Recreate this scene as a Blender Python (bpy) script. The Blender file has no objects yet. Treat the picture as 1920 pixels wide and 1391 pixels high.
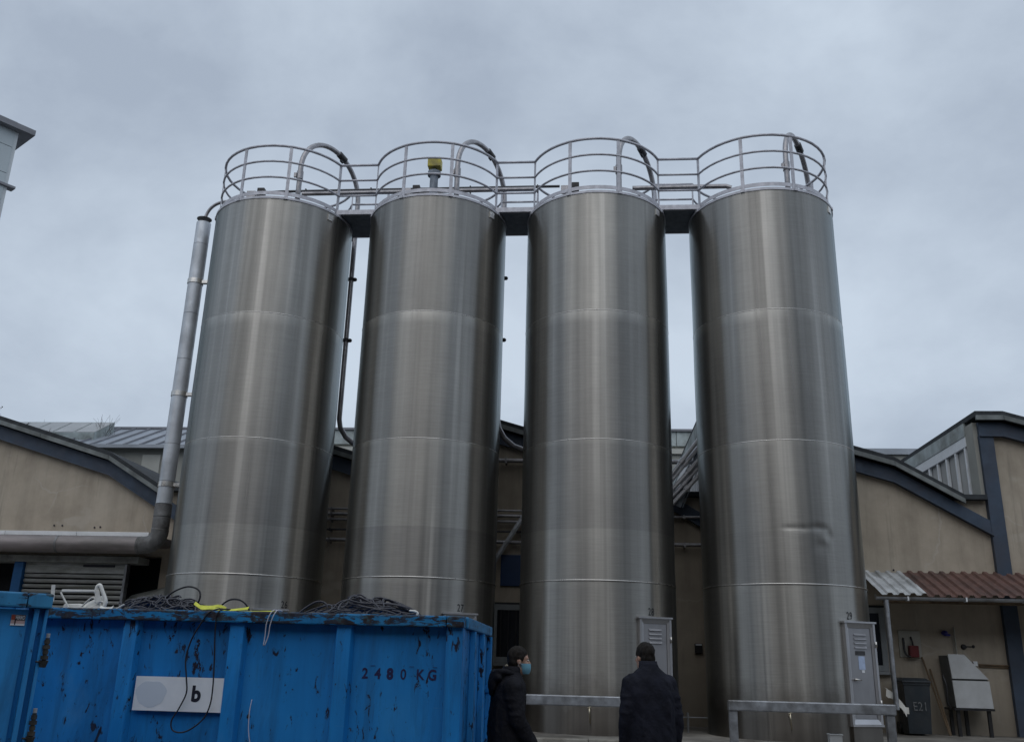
import bpy, bmesh, math, random
from mathutils import Vector, Matrix, noise
R = math.radians
PI = math.pi
random.seed(7)
C = bpy.context.scene.collection
S = bpy.context.scene

# ------------------------------------------------------------------ camera
# world: +X runs along the silo row (to the right), +Y away from the viewer, +Z up, metres
cam_d = bpy.data.cameras.new('camera')
cam_d.sensor_width = 36.0
cam_d.sensor_fit = 'HORIZONTAL'
cam_d.lens = 32.04
cam_d.clip_start = 0.05
cam_d.clip_end = 3000
cam = bpy.data.objects.new('camera', cam_d)
C.objects.link(cam)
S.camera = cam
CAM_YAW, CAM_PITCH, CAM_ROLL = R(5.0222), R(17.895), R(1.510)
cam.matrix_world = (Matrix.Translation((0, 0, 1.55)) @ Matrix.Rotation(CAM_YAW, 4, 'Z')
                    @ Matrix.Rotation(PI / 2 + CAM_PITCH, 4, 'X') @ Matrix.Rotation(CAM_ROLL, 4, 'Z'))

# ------------------------------------------------------------------ sky and sun (overcast)
SUN_EL, SUN_AZ = R(50), R(192)
world = bpy.data.worlds.new('World')
S.world = world
world.use_nodes = True
nt = world.node_tree
nt.nodes.clear()
w_out = nt.nodes.new('ShaderNodeOutputWorld')
sky = nt.nodes.new('ShaderNodeTexSky')
sky.sky_type = 'NISHITA'
sky.sun_disc = False
sky.sun_elevation = SUN_EL
sky.sun_rotation = SUN_AZ
sky.dust_density = 3.0
bg_sky = nt.nodes.new('ShaderNodeBackground')
bg_sky.inputs['Strength'].default_value = 0.08
nt.links.new(sky.outputs[0], bg_sky.inputs['Color'])
tc = nt.nodes.new('ShaderNodeTexCoord')
mp = nt.nodes.new('ShaderNodeMapping')
mp.inputs['Scale'].default_value = (1.0, 1.0, 1.5)
mp.inputs['Location'].default_value = (3.1, 0.4, 0.2)
nt.links.new(tc.outputs['Generated'], mp.inputs['Vector'])
nz = nt.nodes.new('ShaderNodeTexNoise')
nz.inputs['Scale'].default_value = 2.6
nz.inputs['Detail'].default_value = 9
nz.inputs['Roughness'].default_value = 0.56
nz.inputs['Distortion'].default_value = 0.15
nt.links.new(mp.outputs[0], nz.inputs['Vector'])
rp = nt.nodes.new('ShaderNodeValToRGB')
rp.color_ramp.elements[0].position = 0.36
rp.color_ramp.elements[0].color = (0.405, 0.475, 0.58, 1)
rp.color_ramp.elements[1].position = 0.66
rp.color_ramp.elements[1].color = (0.62, 0.712, 0.825, 1)
nt.links.new(nz.outputs['Fac'], rp.inputs['Fac'])
bg_cl = nt.nodes.new('ShaderNodeBackground')
bg_cl.inputs['Strength'].default_value = 1.0
nt.links.new(rp.outputs[0], bg_cl.inputs['Color'])
mxs = nt.nodes.new('ShaderNodeMixShader')
mxs.inputs[0].default_value = 0.92
nt.links.new(bg_sky.outputs[0], mxs.inputs[1])
nt.links.new(bg_cl.outputs[0], mxs.inputs[2])
nt.links.new(mxs.outputs[0], w_out.inputs[0])

sun_d = bpy.data.lights.new('sun', 'SUN')
sun_d.energy = 0.7
sun_d.angle = R(70)
sun_d.color = (1.0, 0.97, 0.93)
sun = bpy.data.objects.new('sun', sun_d)
C.objects.link(sun)
# Nishita rotation is clockwise from +Y; the lamp shines from the same direction
_sd = Vector((math.sin(SUN_AZ) * math.cos(SUN_EL), math.cos(SUN_AZ) * math.cos(SUN_EL), math.sin(SUN_EL)))
sun.rotation_euler = (-_sd).to_track_quat('-Z', 'Y').to_euler()

S.view_settings.view_transform = 'Standard'
S.view_settings.look = 'None'
S.view_settings.exposure = 0.0
S.view_settings.gamma = 1.0
S.view_settings.use_curve_mapping = False


# ------------------------------------------------------------------ materials
class Nodes:
    def __init__(self, name):
        self.m = bpy.data.materials.new(name)
        self.m.use_nodes = True
        self.t = self.m.node_tree
        self.t.nodes.clear()
        self.out = self.n('ShaderNodeOutputMaterial')
        self.b = self.n('ShaderNodeBsdfPrincipled')
        self.l(self.b.outputs[0], self.out.inputs[0])
        self.co = None

    def n(self, k, **kw):
        x = self.t.nodes.new(k)
        for a, v in kw.items():
            setattr(x, a, v)
        return x

    def l(self, a, b):
        self.t.links.new(a, b)

    def coords(self, scale=(1, 1, 1), loc=(0, 0, 0), kind='Object'):
        if self.co is None:
            self.co = self.n('ShaderNodeTexCoord')
        m = self.n('ShaderNodeMapping')
        m.inputs['Scale'].default_value = scale
        m.inputs['Location'].default_value = loc
        self.l(self.co.outputs[kind], m.inputs['Vector'])
        return m.outputs[0]

    def noise(self, scale, stretch=(1, 1, 1), detail=4, rough=0.55, loc=(0, 0, 0), dist=0.0):
        x = self.n('ShaderNodeTexNoise')
        x.inputs['Scale'].default_value = scale
        x.inputs['Detail'].default_value = detail
        x.inputs['Roughness'].default_value = rough
        x.inputs['Distortion'].default_value = dist
        self.l(self.coords(stretch, loc), x.inputs['Vector'])
        return x.outputs['Fac']

    def ramp(self, fac, stops):
        r = self.n('ShaderNodeValToRGB')
        e = r.color_ramp.elements
        while len(e) < len(stops):
            e.new(0.5)
        for i, (p, c) in enumerate(stops):
            e[i].position = p
            if not isinstance(c, (tuple, list)):
                c = (c, c, c)
            e[i].color = (c[0], c[1], c[2], 1)
        self.l(fac, r.inputs['Fac'])
        return r.outputs[0]

    def mix(self, fac, a, b, mode='MIX'):
        x = self.n('ShaderNodeMix', data_type='RGBA', blend_type=mode)
        for sock, v in ((x.inputs[0], fac), (x.inputs[6], a), (x.inputs[7], b)):
            if hasattr(v, 'is_linked'):
                self.l(v, sock)
            elif isinstance(v, (tuple, list)):
                sock.default_value = (v[0], v[1], v[2], 1)
            else:
                sock.default_value = v
        return x.outputs[2]

    def math(self, op, a, b=0.0):
        x = self.n('ShaderNodeMath', operation=op)
        for sock, v in ((x.inputs[0], a), (x.inputs[1], b)):
            if hasattr(v, 'is_linked'):
                self.l(v, sock)
            else:
                sock.default_value = v
        return x.outputs[0]

    def set(self, **kw):
        for k, v in kw.items():
            s = self.b.inputs[k.replace('_', ' ')]
            if hasattr(v, 'is_linked'):
                self.l(v, s)
            elif isinstance(v, (tuple, list)) and len(v) == 3:
                s.default_value = (v[0], v[1], v[2], 1)
            else:
                s.default_value = v
        return self

    def bump(self, h, strength=0.3, dist=0.01):
        x = self.n('ShaderNodeBump')
        x.inputs['Strength'].default_value = strength
        x.inputs['Distance'].default_value = dist
        self.l(h, x.inputs['Height'])
        self.l(x.outputs[0], self.b.inputs['Normal'])
        return self


M = {}


def rough_mat(key, col, rough=0.7, var=0.25, scale=6.0, stretch=(1, 1, 1), metallic=0.0, bump=0.15, bdist=0.004, dirt=None):
    k = Nodes(key)
    f = k.noise(scale, stretch, 5)
    lo = tuple(c * (1 - var) for c in col)
    hi = tuple(min(1, c * (1 + var)) for c in col)
    c = k.ramp(f, [(0.3, lo), (0.7, hi)])
    if dirt:
        d = k.noise(scale * 0.35, stretch, 6, 0.65, (5, 3, 1))
        c = k.mix(k.ramp(d, [(0.45, 0.0), (0.7, 1.0)]), c, dirt)
    r = k.ramp(k.noise(scale * 1.7, stretch, 3, 0.5, (2, 2, 2)), [(0.3, max(0, rough - 0.1)), (0.7, min(1, rough + 0.1))])
    k.set(Base_Color=c, Roughness=r, Metallic=metallic)
    if bump:
        k.bump(k.noise(scale * 5, stretch, 4), bump, bdist)
    M[key] = k.m
    return k.m


def steel_mat(key, base, rough, aniso, seed):
    """brushed sheet steel: ground round the shell, so it blurs what it mirrors up and down but not sideways"""
    k = Nodes(key)
    st = k.noise(1.0, (3.2, 3.2, 0.05), 3, 0.55, (seed, seed * 2, seed))           # upright streaks of mirrored light and dark, put into the colour
    fine = k.noise(1.0, (16, 16, 0.12), 3, 0.6, (seed, 1, 4))
    cloud = k.noise(0.9, (1, 1, 0.8), 4, 0.5, (seed, 7, 2))
    brush = k.noise(1.0, (3, 3, 60), 2, 0.6, (seed, 3, 3))
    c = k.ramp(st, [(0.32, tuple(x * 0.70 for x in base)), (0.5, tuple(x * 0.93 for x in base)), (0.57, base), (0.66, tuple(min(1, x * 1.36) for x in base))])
    oi = k.n('ShaderNodeObjectInfo')
    c = k.mix(1.0, c, k.ramp(oi.outputs['Random'], [(0.0, (0.80, 0.80, 0.81)), (1.0, (1, 1, 1))]), 'MULTIPLY')
    c = k.mix(0.3, c, k.ramp(fine, [(0.33, (0.62, 0.62, 0.63)), (0.62, (1, 1, 1))]), 'MULTIPLY')
    c = k.mix(0.5, c, k.ramp(cloud, [(0.3, (0.75, 0.75, 0.76)), (0.7, (1, 1, 1))]), 'MULTIPLY')
    c = k.mix(0.35, c, k.ramp(brush, [(0.3, (0.7, 0.7, 0.7)), (0.7, (1, 1, 1))]), 'MULTIPLY')
    # paler ground zones along the welds, patchy
    sz_ = k.n('ShaderNodeSeparateXYZ')
    k.l(k.coords(), sz_.inputs[0])
    patch = k.ramp(k.noise(1.6, (1, 1, 0.3), 4, 0.6, (seed, 11, 3)), [(0.35, 0.1), (0.65, 1.0)])
    for zc, below, amt in ((6.735, 0.22, 0.55), (4.485, 0.10, 0.35), (2.235, 0.12, 0.25)):
        d_ = k.math('SUBTRACT', zc, sz_.outputs[2])
        band = k.math('MULTIPLY', k.ramp(k.math('DIVIDE', d_, below), [(0.0, 0.0), (0.03, 1.0), (1.0, 0.0)]), patch)
        c = k.mix(k.math('MULTIPLY', band, amt), c, tuple(min(1, x * 1.5) for x in base))
    # grime climbing from the foot and hanging under the rim
    sx = k.n('ShaderNodeSeparateXYZ')
    k.l(k.coords(), sx.inputs[0])
    foot = k.math('ADD', sx.outputs[2], k.math('MULTIPLY', k.noise(2.6, (1, 1, 0.6), 6, 0.7, (seed, 0, 9)), -0.75))
    c = k.mix(k.ramp(foot, [(0.0, 0.8), (0.5, 0.0)]), c, (0.13, 0.115, 0.10))
    rr = k.ramp(fine, [(0.3, rough - 0.05), (0.7, rough + 0.08)])
    tg = k.n('ShaderNodeTangent', direction_type='RADIAL', axis='Z')
    k.set(Base_Color=c, Metallic=0.88, Roughness=rr, Anisotropic=aniso, Anisotropic_Rotation=0.25, Tangent=tg.outputs[0], Specular_Tint=(0.85, 0.95, 1.0))
    k.bump(k.noise(0.8, (1, 1, 0.55), 2, 0.4, (seed, 2, 2)), 0.10, 0.05)
    M[key] = k.m
    return k.m


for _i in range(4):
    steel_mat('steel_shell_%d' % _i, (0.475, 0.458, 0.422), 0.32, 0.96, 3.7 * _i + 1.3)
rough_mat('steel_weld', (0.62, 0.60, 0.57), 0.32, 0.12, 9, metallic=1.0, bump=0.1)
rough_mat('steel_rail', (0.50, 0.50, 0.54), 0.5, 0.2, 8, metallic=0.3, bump=0.1)
rough_mat('galvanised', (0.42, 0.44, 0.47), 0.5, 0.2, 7, metallic=0.85, bump=0.15, dirt=(0.2, 0.2, 0.2))
rough_mat('zinc_duct', (0.60, 0.63, 0.67), 0.5, 0.12, 3, metallic=0.55, bump=0.08, dirt=(0.38, 0.40, 0.42))
rough_mat('brown_duct', (0.27, 0.235, 0.23), 0.5, 0.2, 2.5, (0.6, 1, 3), metallic=0.25, bump=0.1, dirt=(0.12, 0.11, 0.10))
rough_mat('dull_duct', (0.20, 0.20, 0.20), 0.6, 0.3, 6, metallic=0.4, dirt=(0.06, 0.055, 0.05))
rough_mat('pipe_steel', (0.34, 0.33, 0.34), 0.4, 0.2, 8, metallic=0.9, bump=0.1)
rough_mat('bright_pipe', (0.62, 0.62, 0.64), 0.4, 0.12, 8, metallic=0.4, bump=0.05)
rough_mat('dark_pipe', (0.05, 0.05, 0.055), 0.5, 0.3, 8)
rough_mat('black_plastic', (0.018, 0.018, 0.02), 0.45, 0.3, 9)
rough_mat('yellow_paint', (0.55, 0.46, 0.05), 0.5, 0.15, 9, dirt=(0.2, 0.17, 0.06))
rough_mat('deck_plate', (0.22, 0.25, 0.29), 0.6, 0.25, 7, metallic=0.3)
rough_mat('blue_frame', (0.042, 0.064, 0.10), 0.6, 0.25, 4, bump=0.2, dirt=(0.05, 0.06, 0.085))
rough_mat('blue_post', (0.02, 0.13, 0.34), 0.5, 0.2, 5)
rough_mat('roof_felt', (0.035, 0.04, 0.045), 0.85, 0.3, 6, bump=0.5, bdist=0.01)
rough_mat('fascia', (0.19, 0.21, 0.21), 0.6, 0.25, 5, (1, 1, 1), bump=0.2, dirt=(0.08, 0.09, 0.085))
rough_mat('pale_panel', (0.40, 0.45, 0.45), 0.6, 0.2, 4, dirt=(0.18, 0.19, 0.17))
rough_mat('white_paint', (0.72, 0.74, 0.76), 0.5, 0.12, 6, dirt=(0.45, 0.45, 0.44))
rough_mat('white_plastic', (0.80, 0.79, 0.74), 0.45, 0.08, 8, dirt=(0.55, 0.53, 0.48))
rough_mat('trim_white', (0.80, 0.81, 0.82), 0.45, 0.1, 3, metallic=0.2)
rough_mat('canopy_sheet', (0.17, 0.135, 0.13), 0.55, 0.25, 2.5, (1, 1, 3), bump=0.1, dirt=(0.08, 0.075, 0.07))
rough_mat('concrete', (0.24, 0.225, 0.20), 0.85, 0.3, 2.2, bump=0.4, bdist=0.01, dirt=(0.07, 0.06, 0.05))
rough_mat('kerb_stone', (0.30, 0.285, 0.25), 0.85, 0.25, 5, bump=0.4, dirt=(0.13, 0.11, 0.085))
rough_mat('asphalt', (0.055, 0.053, 0.05), 0.75, 0.35, 9, bump=0.5, bdist=0.01, dirt=(0.10, 0.085, 0.065))
rough_mat('slat_metal', (0.42, 0.43, 0.42), 0.5, 0.2, 4, (1, 1, 4), metallic=0.2, dirt=(0.25, 0.26, 0.22))
rough_mat('lintel', (0.36, 0.37, 0.35), 0.7, 0.2, 5, dirt=(0.09, 0.09, 0.075))
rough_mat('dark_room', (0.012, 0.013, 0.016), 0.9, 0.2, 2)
rough_mat('brown_sheet', (0.135, 0.073, 0.060), 0.55, 0.2, 5, bump=0.1, dirt=(0.075, 0.05, 0.046))
rough_mat('grey_sheet', (0.58, 0.60, 0.61), 0.5, 0.15, 5, bump=0.1, dirt=(0.26, 0.27, 0.27))
rough_mat('seam_roof', (0.34, 0.37, 0.41), 0.5, 0.12, 2, metallic=0.4, bump=0.05)
rough_mat('far_wall', (0.33, 0.33, 0.30), 0.85, 0.12, 1.5, bump=0.1)
rough_mat('far_wall_light', (0.50, 0.50, 0.46), 0.8, 0.1, 1.5, bump=0.1)
rough_mat('tower_clad', (0.47, 0.52, 0.54), 0.5, 0.06, 0.6, metallic=0.2, bump=0.05)
rough_mat('tower_trim', (0.60, 0.64, 0.66), 0.5, 0.06, 2)
rough_mat('tower_roof', (0.23, 0.235, 0.26), 0.6, 0.15, 2)
rough_mat('window_frame', (0.26, 0.28, 0.29), 0.5, 0.15, 8)
rough_mat('upvc', (0.82, 0.84, 0.86), 0.4, 0.06, 8)
rough_mat('bin_plastic', (0.022, 0.030, 0.038), 0.45, 0.25, 5, dirt=(0.04, 0.045, 0.05))
rough_mat('chalk', (0.13, 0.135, 0.14), 0.8, 0.6, 26)
rough_mat('wood', (0.16, 0.11, 0.065), 0.7, 0.3, 10, (1, 1, 0.2))
rough_mat('old_wood', (0.30, 0.25, 0.17), 0.75, 0.3, 14, (1, 1, 1))
rough_mat('cabinet', (0.50, 0.515, 0.525), 0.5, 0.08, 4, bump=0.05, dirt=(0.40, 0.41, 0.41))
rough_mat('cabinet_side', (0.10, 0.105, 0.105), 0.6, 0.2, 6)
rough_mat('red_paint', (0.14, 0.015, 0.016), 0.5, 0.2, 8)
rough_mat('board', (0.42, 0.41, 0.36), 0.7, 0.15, 6)
rough_mat('blue_plastic', (0.03, 0.03, 0.20), 0.5, 0.2, 8)
rough_mat('sign_blue', (0.008, 0.038, 0.12), 0.4, 0.1, 4, bump=0.02)
rough_mat('sign_white', (0.84, 0.86, 0.89), 0.45, 0.05, 3, bump=0.02, dirt=(0.66, 0.70, 0.75))
rough_mat('sign_patch', (0.60, 0.66, 0.74), 0.5, 0.05, 2, bump=0.0)
rough_mat('ink', (0.008, 0.008, 0.02), 0.6, 0.2, 20)
rough_mat('stencil_ink', (0.012, 0.012, 0.075), 0.6, 0.4, 40)
rough_mat('number_ink', (0.012, 0.013, 0.018), 0.6, 0.3, 40)
rough_mat('cable', (0.05, 0.05, 0.062), 0.45, 0.3, 12, bump=0.05)
rough_mat('cable_black', (0.012, 0.012, 0.016), 0.5, 0.2, 12, bump=0.05)
rough_mat('string', (0.6, 0.6, 0.66), 0.6, 0.1, 12, bump=0.0)
rough_mat('strap', (0.62, 0.64, 0.07), 0.6, 0.2, 14, bump=0.05)
rough_mat('jacket_black', (0.013, 0.013, 0.017), 0.75, 0.35, 9, bump=0.6, bdist=0.012)
rough_mat('jacket_navy', (0.013, 0.014, 0.022), 0.8, 0.35, 9, bump=0.6, bdist=0.012)
rough_mat('trousers', (0.015, 0.016, 0.022), 0.8, 0.3, 10, bump=0.3)
rough_mat('shoe', (0.012, 0.011, 0.010), 0.5, 0.3, 10)
rough_mat('hair', (0.016, 0.013, 0.011), 0.6, 0.4, 60, (1, 1, 0.3), bump=0.6)
rough_mat('hair_grey', (0.06, 0.058, 0.056), 0.6, 0.4, 60, (1, 1, 0.3), bump=0.6)
rough_mat('mask', (0.18, 0.42, 0.55), 0.7, 0.08, 20)
rough_mat('eye', (0.5, 0.48, 0.46), 0.3, 0.1, 20, bump=0)
rough_mat('iris', (0.02, 0.015, 0.01), 0.3, 0.1, 20, bump=0)
rough_mat('paper_blue', (0.45, 0.55, 0.75), 0.6, 0.15, 14, bump=0)
rough_mat('paper_white', (0.78, 0.8, 0.84), 0.6, 0.05, 14, bump=0)
rough_mat('label_dark', (0.05, 0.05, 0.055), 0.5, 0.3, 18)
rough_mat('brass', (0.5, 0.44, 0.33), 0.35, 0.2, 12, metallic=1.0)
rough_mat('brick_dark', (0.13, 0.11, 0.10), 0.9, 0.3, 2)
rough_mat('bark', (0.06, 0.048, 0.038), 0.9, 0.3, 8)
rough_mat('dry_leaf', (0.055, 0.055, 0.035), 0.8, 0.3, 8)
rough_mat('sticker_red', (0.33, 0.06, 0.035), 0.5, 0.2, 12, bump=0)
rough_mat('sticker_pink', (0.55, 0.40, 0.40), 0.5, 0.12, 12, bump=0)


def skin_mat():
    k = Nodes('skin')
    c = k.ramp(k.noise(18, (1, 1, 1), 4), [(0.3, (0.36, 0.21, 0.15)), (0.7, (0.48, 0.29, 0.21))])
    k.set(Base_Color=c, Roughness=0.5)
    k.b.inputs['Subsurface Weight'].default_value = 0.08
    M['skin'] = k.m


skin_mat()
for _k in ('jacket_black', 'jacket_navy', 'trousers', 'hair', 'hair_grey'):
    for _n in M[_k].node_tree.nodes:
        if _n.type == 'BSDF_PRINCIPLED':
            _n.inputs['Specular IOR Level'].default_value = 0.15


def stucco():
    k = Nodes('stucco')
    big = k.noise(0.55, (1, 1, 1), 6, 0.6)
    mid = k.noise(2.4, (1, 1, 1.0), 6, 0.65, (4, 1, 2))
    run = k.noise(1.0, (2.6, 2.6, 0.25), 5, 0.65, (2, 8, 1))
    c = k.ramp(big, [(0.3, (0.43, 0.37, 0.295)), (0.5, (0.485, 0.42, 0.335)), (0.72, (0.53, 0.47, 0.385))])
    c = k.mix(0.6, c, k.ramp(mid, [(0.3, (0.70, 0.69, 0.68)), (0.65, (1, 1, 1))]), 'MULTIPLY')
    c = k.mix(0.5, c, k.ramp(run, [(0.32, (0.62, 0.62, 0.62)), (0.55, (1, 1, 1))]), 'MULTIPLY')
    # repaired, paler patches
    p = k.noise(0.8, (1, 1, 1.6), 3, 0.5, (11, 3, 5))
    c = k.mix(k.ramp(p, [(0.66, 0.0), (0.70, 0.55)]), c, (0.52, 0.47, 0.40))
    vo = k.n('ShaderNodeTexVoronoi', feature='DISTANCE_TO_EDGE')
    vo.inputs['Scale'].default_value = 0.55
    wob = k.n('ShaderNodeMix', data_type='RGBA')
    nzc = k.n('ShaderNodeTexNoise')
    nzc.inputs['Scale'].default_value = 1.6
    nzc.inputs['Detail'].default_value = 6
    k.l(k.coords(), nzc.inputs['Vector'])
    wob.inputs[0].default_value = 0.35
    k.l(k.coords(), wob.inputs[6])
    k.l(nzc.outputs['Color'], wob.inputs[7])
    k.l(wob.outputs[2], vo.inputs['Vector'])
    crack = k.math('MULTIPLY', k.ramp(vo.outputs['Distance'], [(0.0, 0.45), (0.006, 0.0)]), k.ramp(k.noise(0.7, (1, 1, 1), 2, 0.5, (7, 7, 1)), [(0.45, 0.0), (0.6, 1.0)]))
    c = k.mix(crack, c, (0.55, 0.52, 0.46))
    st2 = k.noise(1.0, (6, 6, 0.35), 5, 0.7, (3, 3, 9))
    c = k.mix(k.ramp(st2, [(0.58, 0.0), (0.74, 0.55)]), c, (0.20, 0.185, 0.155))
    # soot and algae near the ground
    sx = k.n('ShaderNodeSeparateXYZ')
    k.l(k.coords(), sx.inputs[0])
    low = k.math('ADD', sx.outputs[2], k.math('MULTIPLY', mid, -0.9))
    c = k.mix(k.ramp(k.math('MULTIPLY', low, 0.5), [(0.1, 0.55), (0.55, 0.0)]), c, (0.14, 0.125, 0.10))
    k.set(Base_Color=c, Roughness=0.92)
    k.bump(k.noise(38, (1, 1, 1), 5), 0.35, 0.006)
    M['stucco'] = k.m


stucco()


def skip_paint(key, base, chips, seed, wear=0.0):
    """blue enamel on a waste skip: sun-bleached clouds, chipped through to dark steel and rust"""
    k = Nodes(key)
    big = k.noise(0.9, (1, 1, 1), 5, 0.55, (seed, 1, 2))
    c = k.ramp(big, [(0.3, tuple(x * 0.80 for x in base)), (0.55, base), (0.75, (base[0] + 0.02, base[1] * 1.22, base[2] * 1.08))])
    run = k.noise(1.0, (9, 9, 0.7), 5, 0.6, (seed, 5, 2))
    c = k.mix(0.35, c, k.ramp(run, [(0.35, (0.6, 0.66, 0.74)), (0.6, (1, 1, 1))]), 'MULTIPLY')
    pale = k.noise(2.2, (1, 1, 0.6), 6, 0.7, (seed, 9, 4))
    c = k.mix(k.ramp(pale, [(0.60, 0.0), (0.78, 0.35)]), c, (0.12, 0.30, 0.50))
    # chips: small ragged upright flakes, clustered
    ch = k.noise(1.0, (18, 18, 7.2), 6, 0.66, (seed * 3, 2, 7), 0.6)
    cl = k.noise(1.6, (1, 1, 1), 3, 0.5, (seed, 6, 1))
    val = k.math('ADD', ch, k.math('MULTIPLY', k.math('SUBTRACT', cl, 0.5), 0.42))
    mask = k.ramp(val, [(chips, 0.0), (chips + 0.012, 1.0)])
    halo = k.ramp(val, [(chips - 0.05, 0.0), (chips + 0.01, 0.5)])
    c = k.mix(halo, c, (0.018, 0.075, 0.16))
    rust = k.ramp(k.noise(30, (1, 1, 1), 4, 0.6, (seed, 1, 1)), [(0.35, (0.008, 0.008, 0.024)), (0.62, (0.020, 0.015, 0.026)), (0.78, (0.07, 0.035, 0.022))])
    c = k.mix(mask, c, rust)
    if wear:
        wv = k.noise(1.0, (5, 20, 22), 6, 0.7, (seed, 3, 8), 0.5)
        wm = k.ramp(wv, [(1 - wear, 0.0), (1 - wear + 0.03, 1.0)])
        gr = k.ramp(k.noise(24, (1, 1, 1), 4, 0.6, (1, seed, 1)), [(0.36, (0.010, 0.012, 0.022)), (0.52, (0.032, 0.024, 0.026)), (0.64, (0.03, 0.075, 0.10)), (0.78, (0.06, 0.13, 0.16))])
        c = k.mix(wm, c, gr)
    # grime washed down from the rim, dull scuffs and fine pale scratches
    gr2 = k.noise(1.0, (3.5, 3.5, 0.5), 6, 0.7, (seed, 8, 6), 0.4)
    c = k.mix(k.ramp(gr2, [(0.46, 0.0), (0.72, 0.62)]), c, (0.012, 0.055, 0.13))
    sc = k.noise(1.0, (4, 4, 55), 4, 0.6, (seed, 4, 9), 1.2)
    c = k.mix(k.ramp(sc, [(0.70, 0.0), (0.74, 0.5)]), c, (0.13, 0.26, 0.42))
    rn = k.noise(1.0, (22, 22, 1.1), 4, 0.6, (seed, 1, 4))
    c = k.mix(k.math('MULTIPLY', k.ramp(rn, [(0.60, 0.0), (0.72, 0.55)]), k.ramp(cl, [(0.45, 0.0), (0.6, 1.0)])), c, (0.028, 0.035, 0.05))
    k.set(Base_Color=c, Roughness=k.ramp(mask, [(0, 0.5), (1, 0.85)]))
    k.b.inputs['Specular IOR Level'].default_value = 0.4
    h = k.mix(mask, k.noise(1.3, (1, 1, 1), 2, 0.4, (seed, 4, 4)), (0, 0, 0))
    k.bump(h, 0.25, 0.02)
    M[key] = k.m


skip_paint('skip_blue', (0.012, 0.225, 0.60), 0.622, 3.9)
skip_paint('skip_rail', (0.010, 0.20, 0.46), 0.63, 5.1, wear=0.525)
skip_paint('skip_rib', (0.012, 0.24, 0.64), 0.632, 8.4)
skip_paint('skip_near', (0.030, 0.285, 0.68), 0.63, 12.9)
skip_paint('skip_near_rail', (0.035, 0.23, 0.47), 0.65, 15.2, wear=0.44)


def glass_mat():
    k = Nodes('pane_glass')
    c = k.ramp(k.noise(1.5, (1, 1, 0.4), 3), [(0.3, (0.012, 0.014, 0.02)), (0.7, (0.03, 0.034, 0.042))])
    k.set(Base_Color=c, Roughness=0.08)
    M['pane_glass'] = k.m
    k = Nodes('wire_glass')
    c = k.ramp(k.noise(1.2, (1, 1, 0.4), 4), [(0.3, (0.34, 0.34, 0.335)), (0.7, (0.46, 0.46, 0.45))])
    k.set(Base_Color=c, Roughness=0.25)
    M['wire_glass'] = k.m


glass_mat()

# ------------------------------------------------------------------ mesh helpers
ROOTM = {}


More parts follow.
